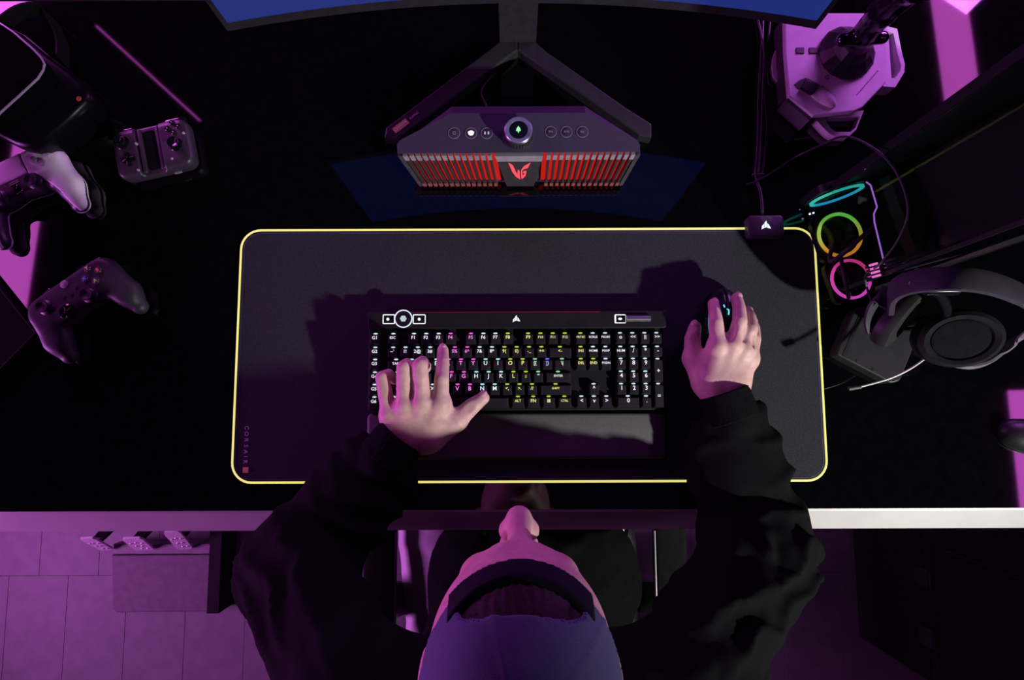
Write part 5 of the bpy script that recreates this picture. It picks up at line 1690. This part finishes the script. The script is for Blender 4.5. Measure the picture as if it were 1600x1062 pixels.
cufL, cufR = P(628, 682, .054), P(1129, 612, .054)
elL, elR = P(458, 893, .055), P(1190, 868, .055)
def f_hoodie(X):
    d = s_cone(X, (0, -0.44, -0.20), (0, -0.40, 0.10), 0.150, 0.155)
    d = smin(d, s_cone(X, SHL, SHR, 0.072, 0.072), 0.07)
    d = smin(d, s_cone(X, (0.004, -0.36, 0.20), (0.005, -0.305, 0.31), 0.105, 0.086), 0.03)
    d = smin(d, s_ell(X, (0.005, -0.42, 0.28), (0.13, 0.085, 0.07)), 0.03)           # folded hood
    d = smin(d, s_ell(X, (0.035, -0.29, -0.135), (0.185, 0.17, 0.105)), 0.05)          # front hem over the lap
    d = d + folds(X, SHL, SHR, 0.006, 40, 31)
    aL = arm_field(X, SHL, elL, cufL, None, (0.074, 0.080, 0.070, 0.060, 0.044)) + folds(X, elL, cufL, 0.012, 62, 11)
    aR = arm_field(X, SHR, elR, cufR, None, (0.074, 0.080, 0.074, 0.060, 0.041)) + folds(X, elR, cufR, 0.012, 60, 23)
    for cuf, el in ((cufL, elL), (cufR, elR)):
        pass
    # cut the sleeves square at the cuffs, leave a hollow lip
    for i, (a_, cuf, el) in enumerate(((aL, cufL, elL), (aR, cufR, elR))):
        n = (cuf - el); n.z = 0; n.normalize()
        if i == 1: n = (n + Vector((-0.16, 0.1, 0))).normalized()
        t = (X - V3(cuf)) @ V3(n)
        rib = s_cone(X, cuf - n * 0.045, cuf + n * 0.02, 0.040, 0.038)
        a_ = smin(np.maximum(a_, t + 0.030), np.maximum(rib + 0.003, t + 0.008), 0.006)
        d = smin(d, a_, 0.03)
    d = d + 0.0012 * (noise3(X * 120.0, 9) - 0.5)
    d = smax(d, -(desk_clear(X) - 0.0015), 0.004)
    d = np.maximum(d, 0.0055 - X[:, 2] - 10.0 * np.maximum(0, -0.18 - X[:, 1]))
    return d
hood_m = mat('hoodie_cotton', (0.0048, 0.0048, 0.0056), 0.9, noise=0.2, nscale=500, bump=0.5, bscale=1200, spec=0.06)
hoodie = obj('hoodie', sdf_mesh('hoodie', f_hoodie, (-0.50, -0.62, -0.32), (0.52, 0.075, 0.36), 0.0058), hood_m, pn, label='baggy black hoodie')

for i, (cuf, el) in enumerate(((cufL, elL), (cufR, elR))):
    n = (cuf - el); n.z = 0; n.normalize()
    if i == 1: n = (n + Vector((-0.16, 0.1, 0))).normalized()
    sd = n.cross(Vector((0, 0, 1)))
    def f_cuff(X, cuf=cuf, n=n, sd=sd):
        p = X - V3(cuf)
        t = p @ V3(n)
        u = p @ V3(sd)
        a = np.arctan2(p[:, 2], u)
        r = np.sqrt(u * u + (p[:, 2] * 1.08) ** 2)
        ro = 0.0405 - 0.05 * np.clip(t + 0.05, 0, 0.06) + 0.0006 * np.sin(a * 70)
        d = np.maximum(np.abs(r - ro + 0.0022) - 0.0030, np.abs(t + 0.024) - 0.024)
        d = smax(d, -(np.abs(t + 0.047) - 0.0016), 0.001)
        return np.maximum(np.maximum(d, 0.0055 - X[:, 2]), -(desk_clear(X) - 0.001))
    obj('cuff', sdf_mesh('cuff', f_cuff, tuple(cuf - Vector((0.07, 0.07, 0.055))), tuple(cuf + Vector((0.07, 0.07, 0.055))), 0.0016), hood_m, hoodie)

# pale trousers
def f_trous(X):
    d = None
    for sx in (-1, 1):
        e = smin(s_cone(X, (sx * .10, -0.42, -0.215), (sx * .155, 0.03, -0.180), 0.092, 0.076), s_cone(X, (sx * .155, 0.03, -0.185), (sx * .15, 0.06, -0.60), 0.072, 0.058), 0.03)
        d = e if d is None else smin(d, e, 0.03)
    d = d + folds(X, Vector((0, -0.4, -.2)), Vector((0.05, 0.1, -.2)), 0.004, 50, 41)
    d = smax(d, -s_cone(X, (0, -0.44, -0.20), (0, -0.40, 0.10), 0.12, 0.12), 0.01)
    d = smax(d, X[:, 2] + 0.075, 0.01)
    return np.maximum(d, -0.3035 - X[:, 2] - 10 * np.maximum(0, X[:, 1] + 0.19))
obj('trousers', sdf_mesh('trousers', f_trous, (-0.28, -0.55, -0.66), (0.28, 0.16, -0.06), 0.0065), mat('pale_cotton', (0.60, 0.56, 0.60), 0.85, noise=0.06, nscale=300, bump=0.3, bscale=900), pn, label='pale loose trousers')
for sx in (-1, 1):
    def f_shoe(X, sx=sx):
        d = smin(s_cone(X, (sx * .15, 0.05, -0.685), (sx * .16, 0.20, -0.695), 0.042, 0.034), s_cone(X, (sx * .15, 0.055, -0.68), (sx * .15, 0.05, -0.62), 0.042, 0.045), 0.02)
        return np.maximum(d, FLOOR_Z + 0.002 - X[:, 2])
    obj('shoe', sdf_mesh('shoe', f_shoe, (sx * .15 - 0.08, -0.02, FLOOR_Z), (sx * .15 + 0.08, 0.26, -0.56), 0.005), DARKG(), pn)
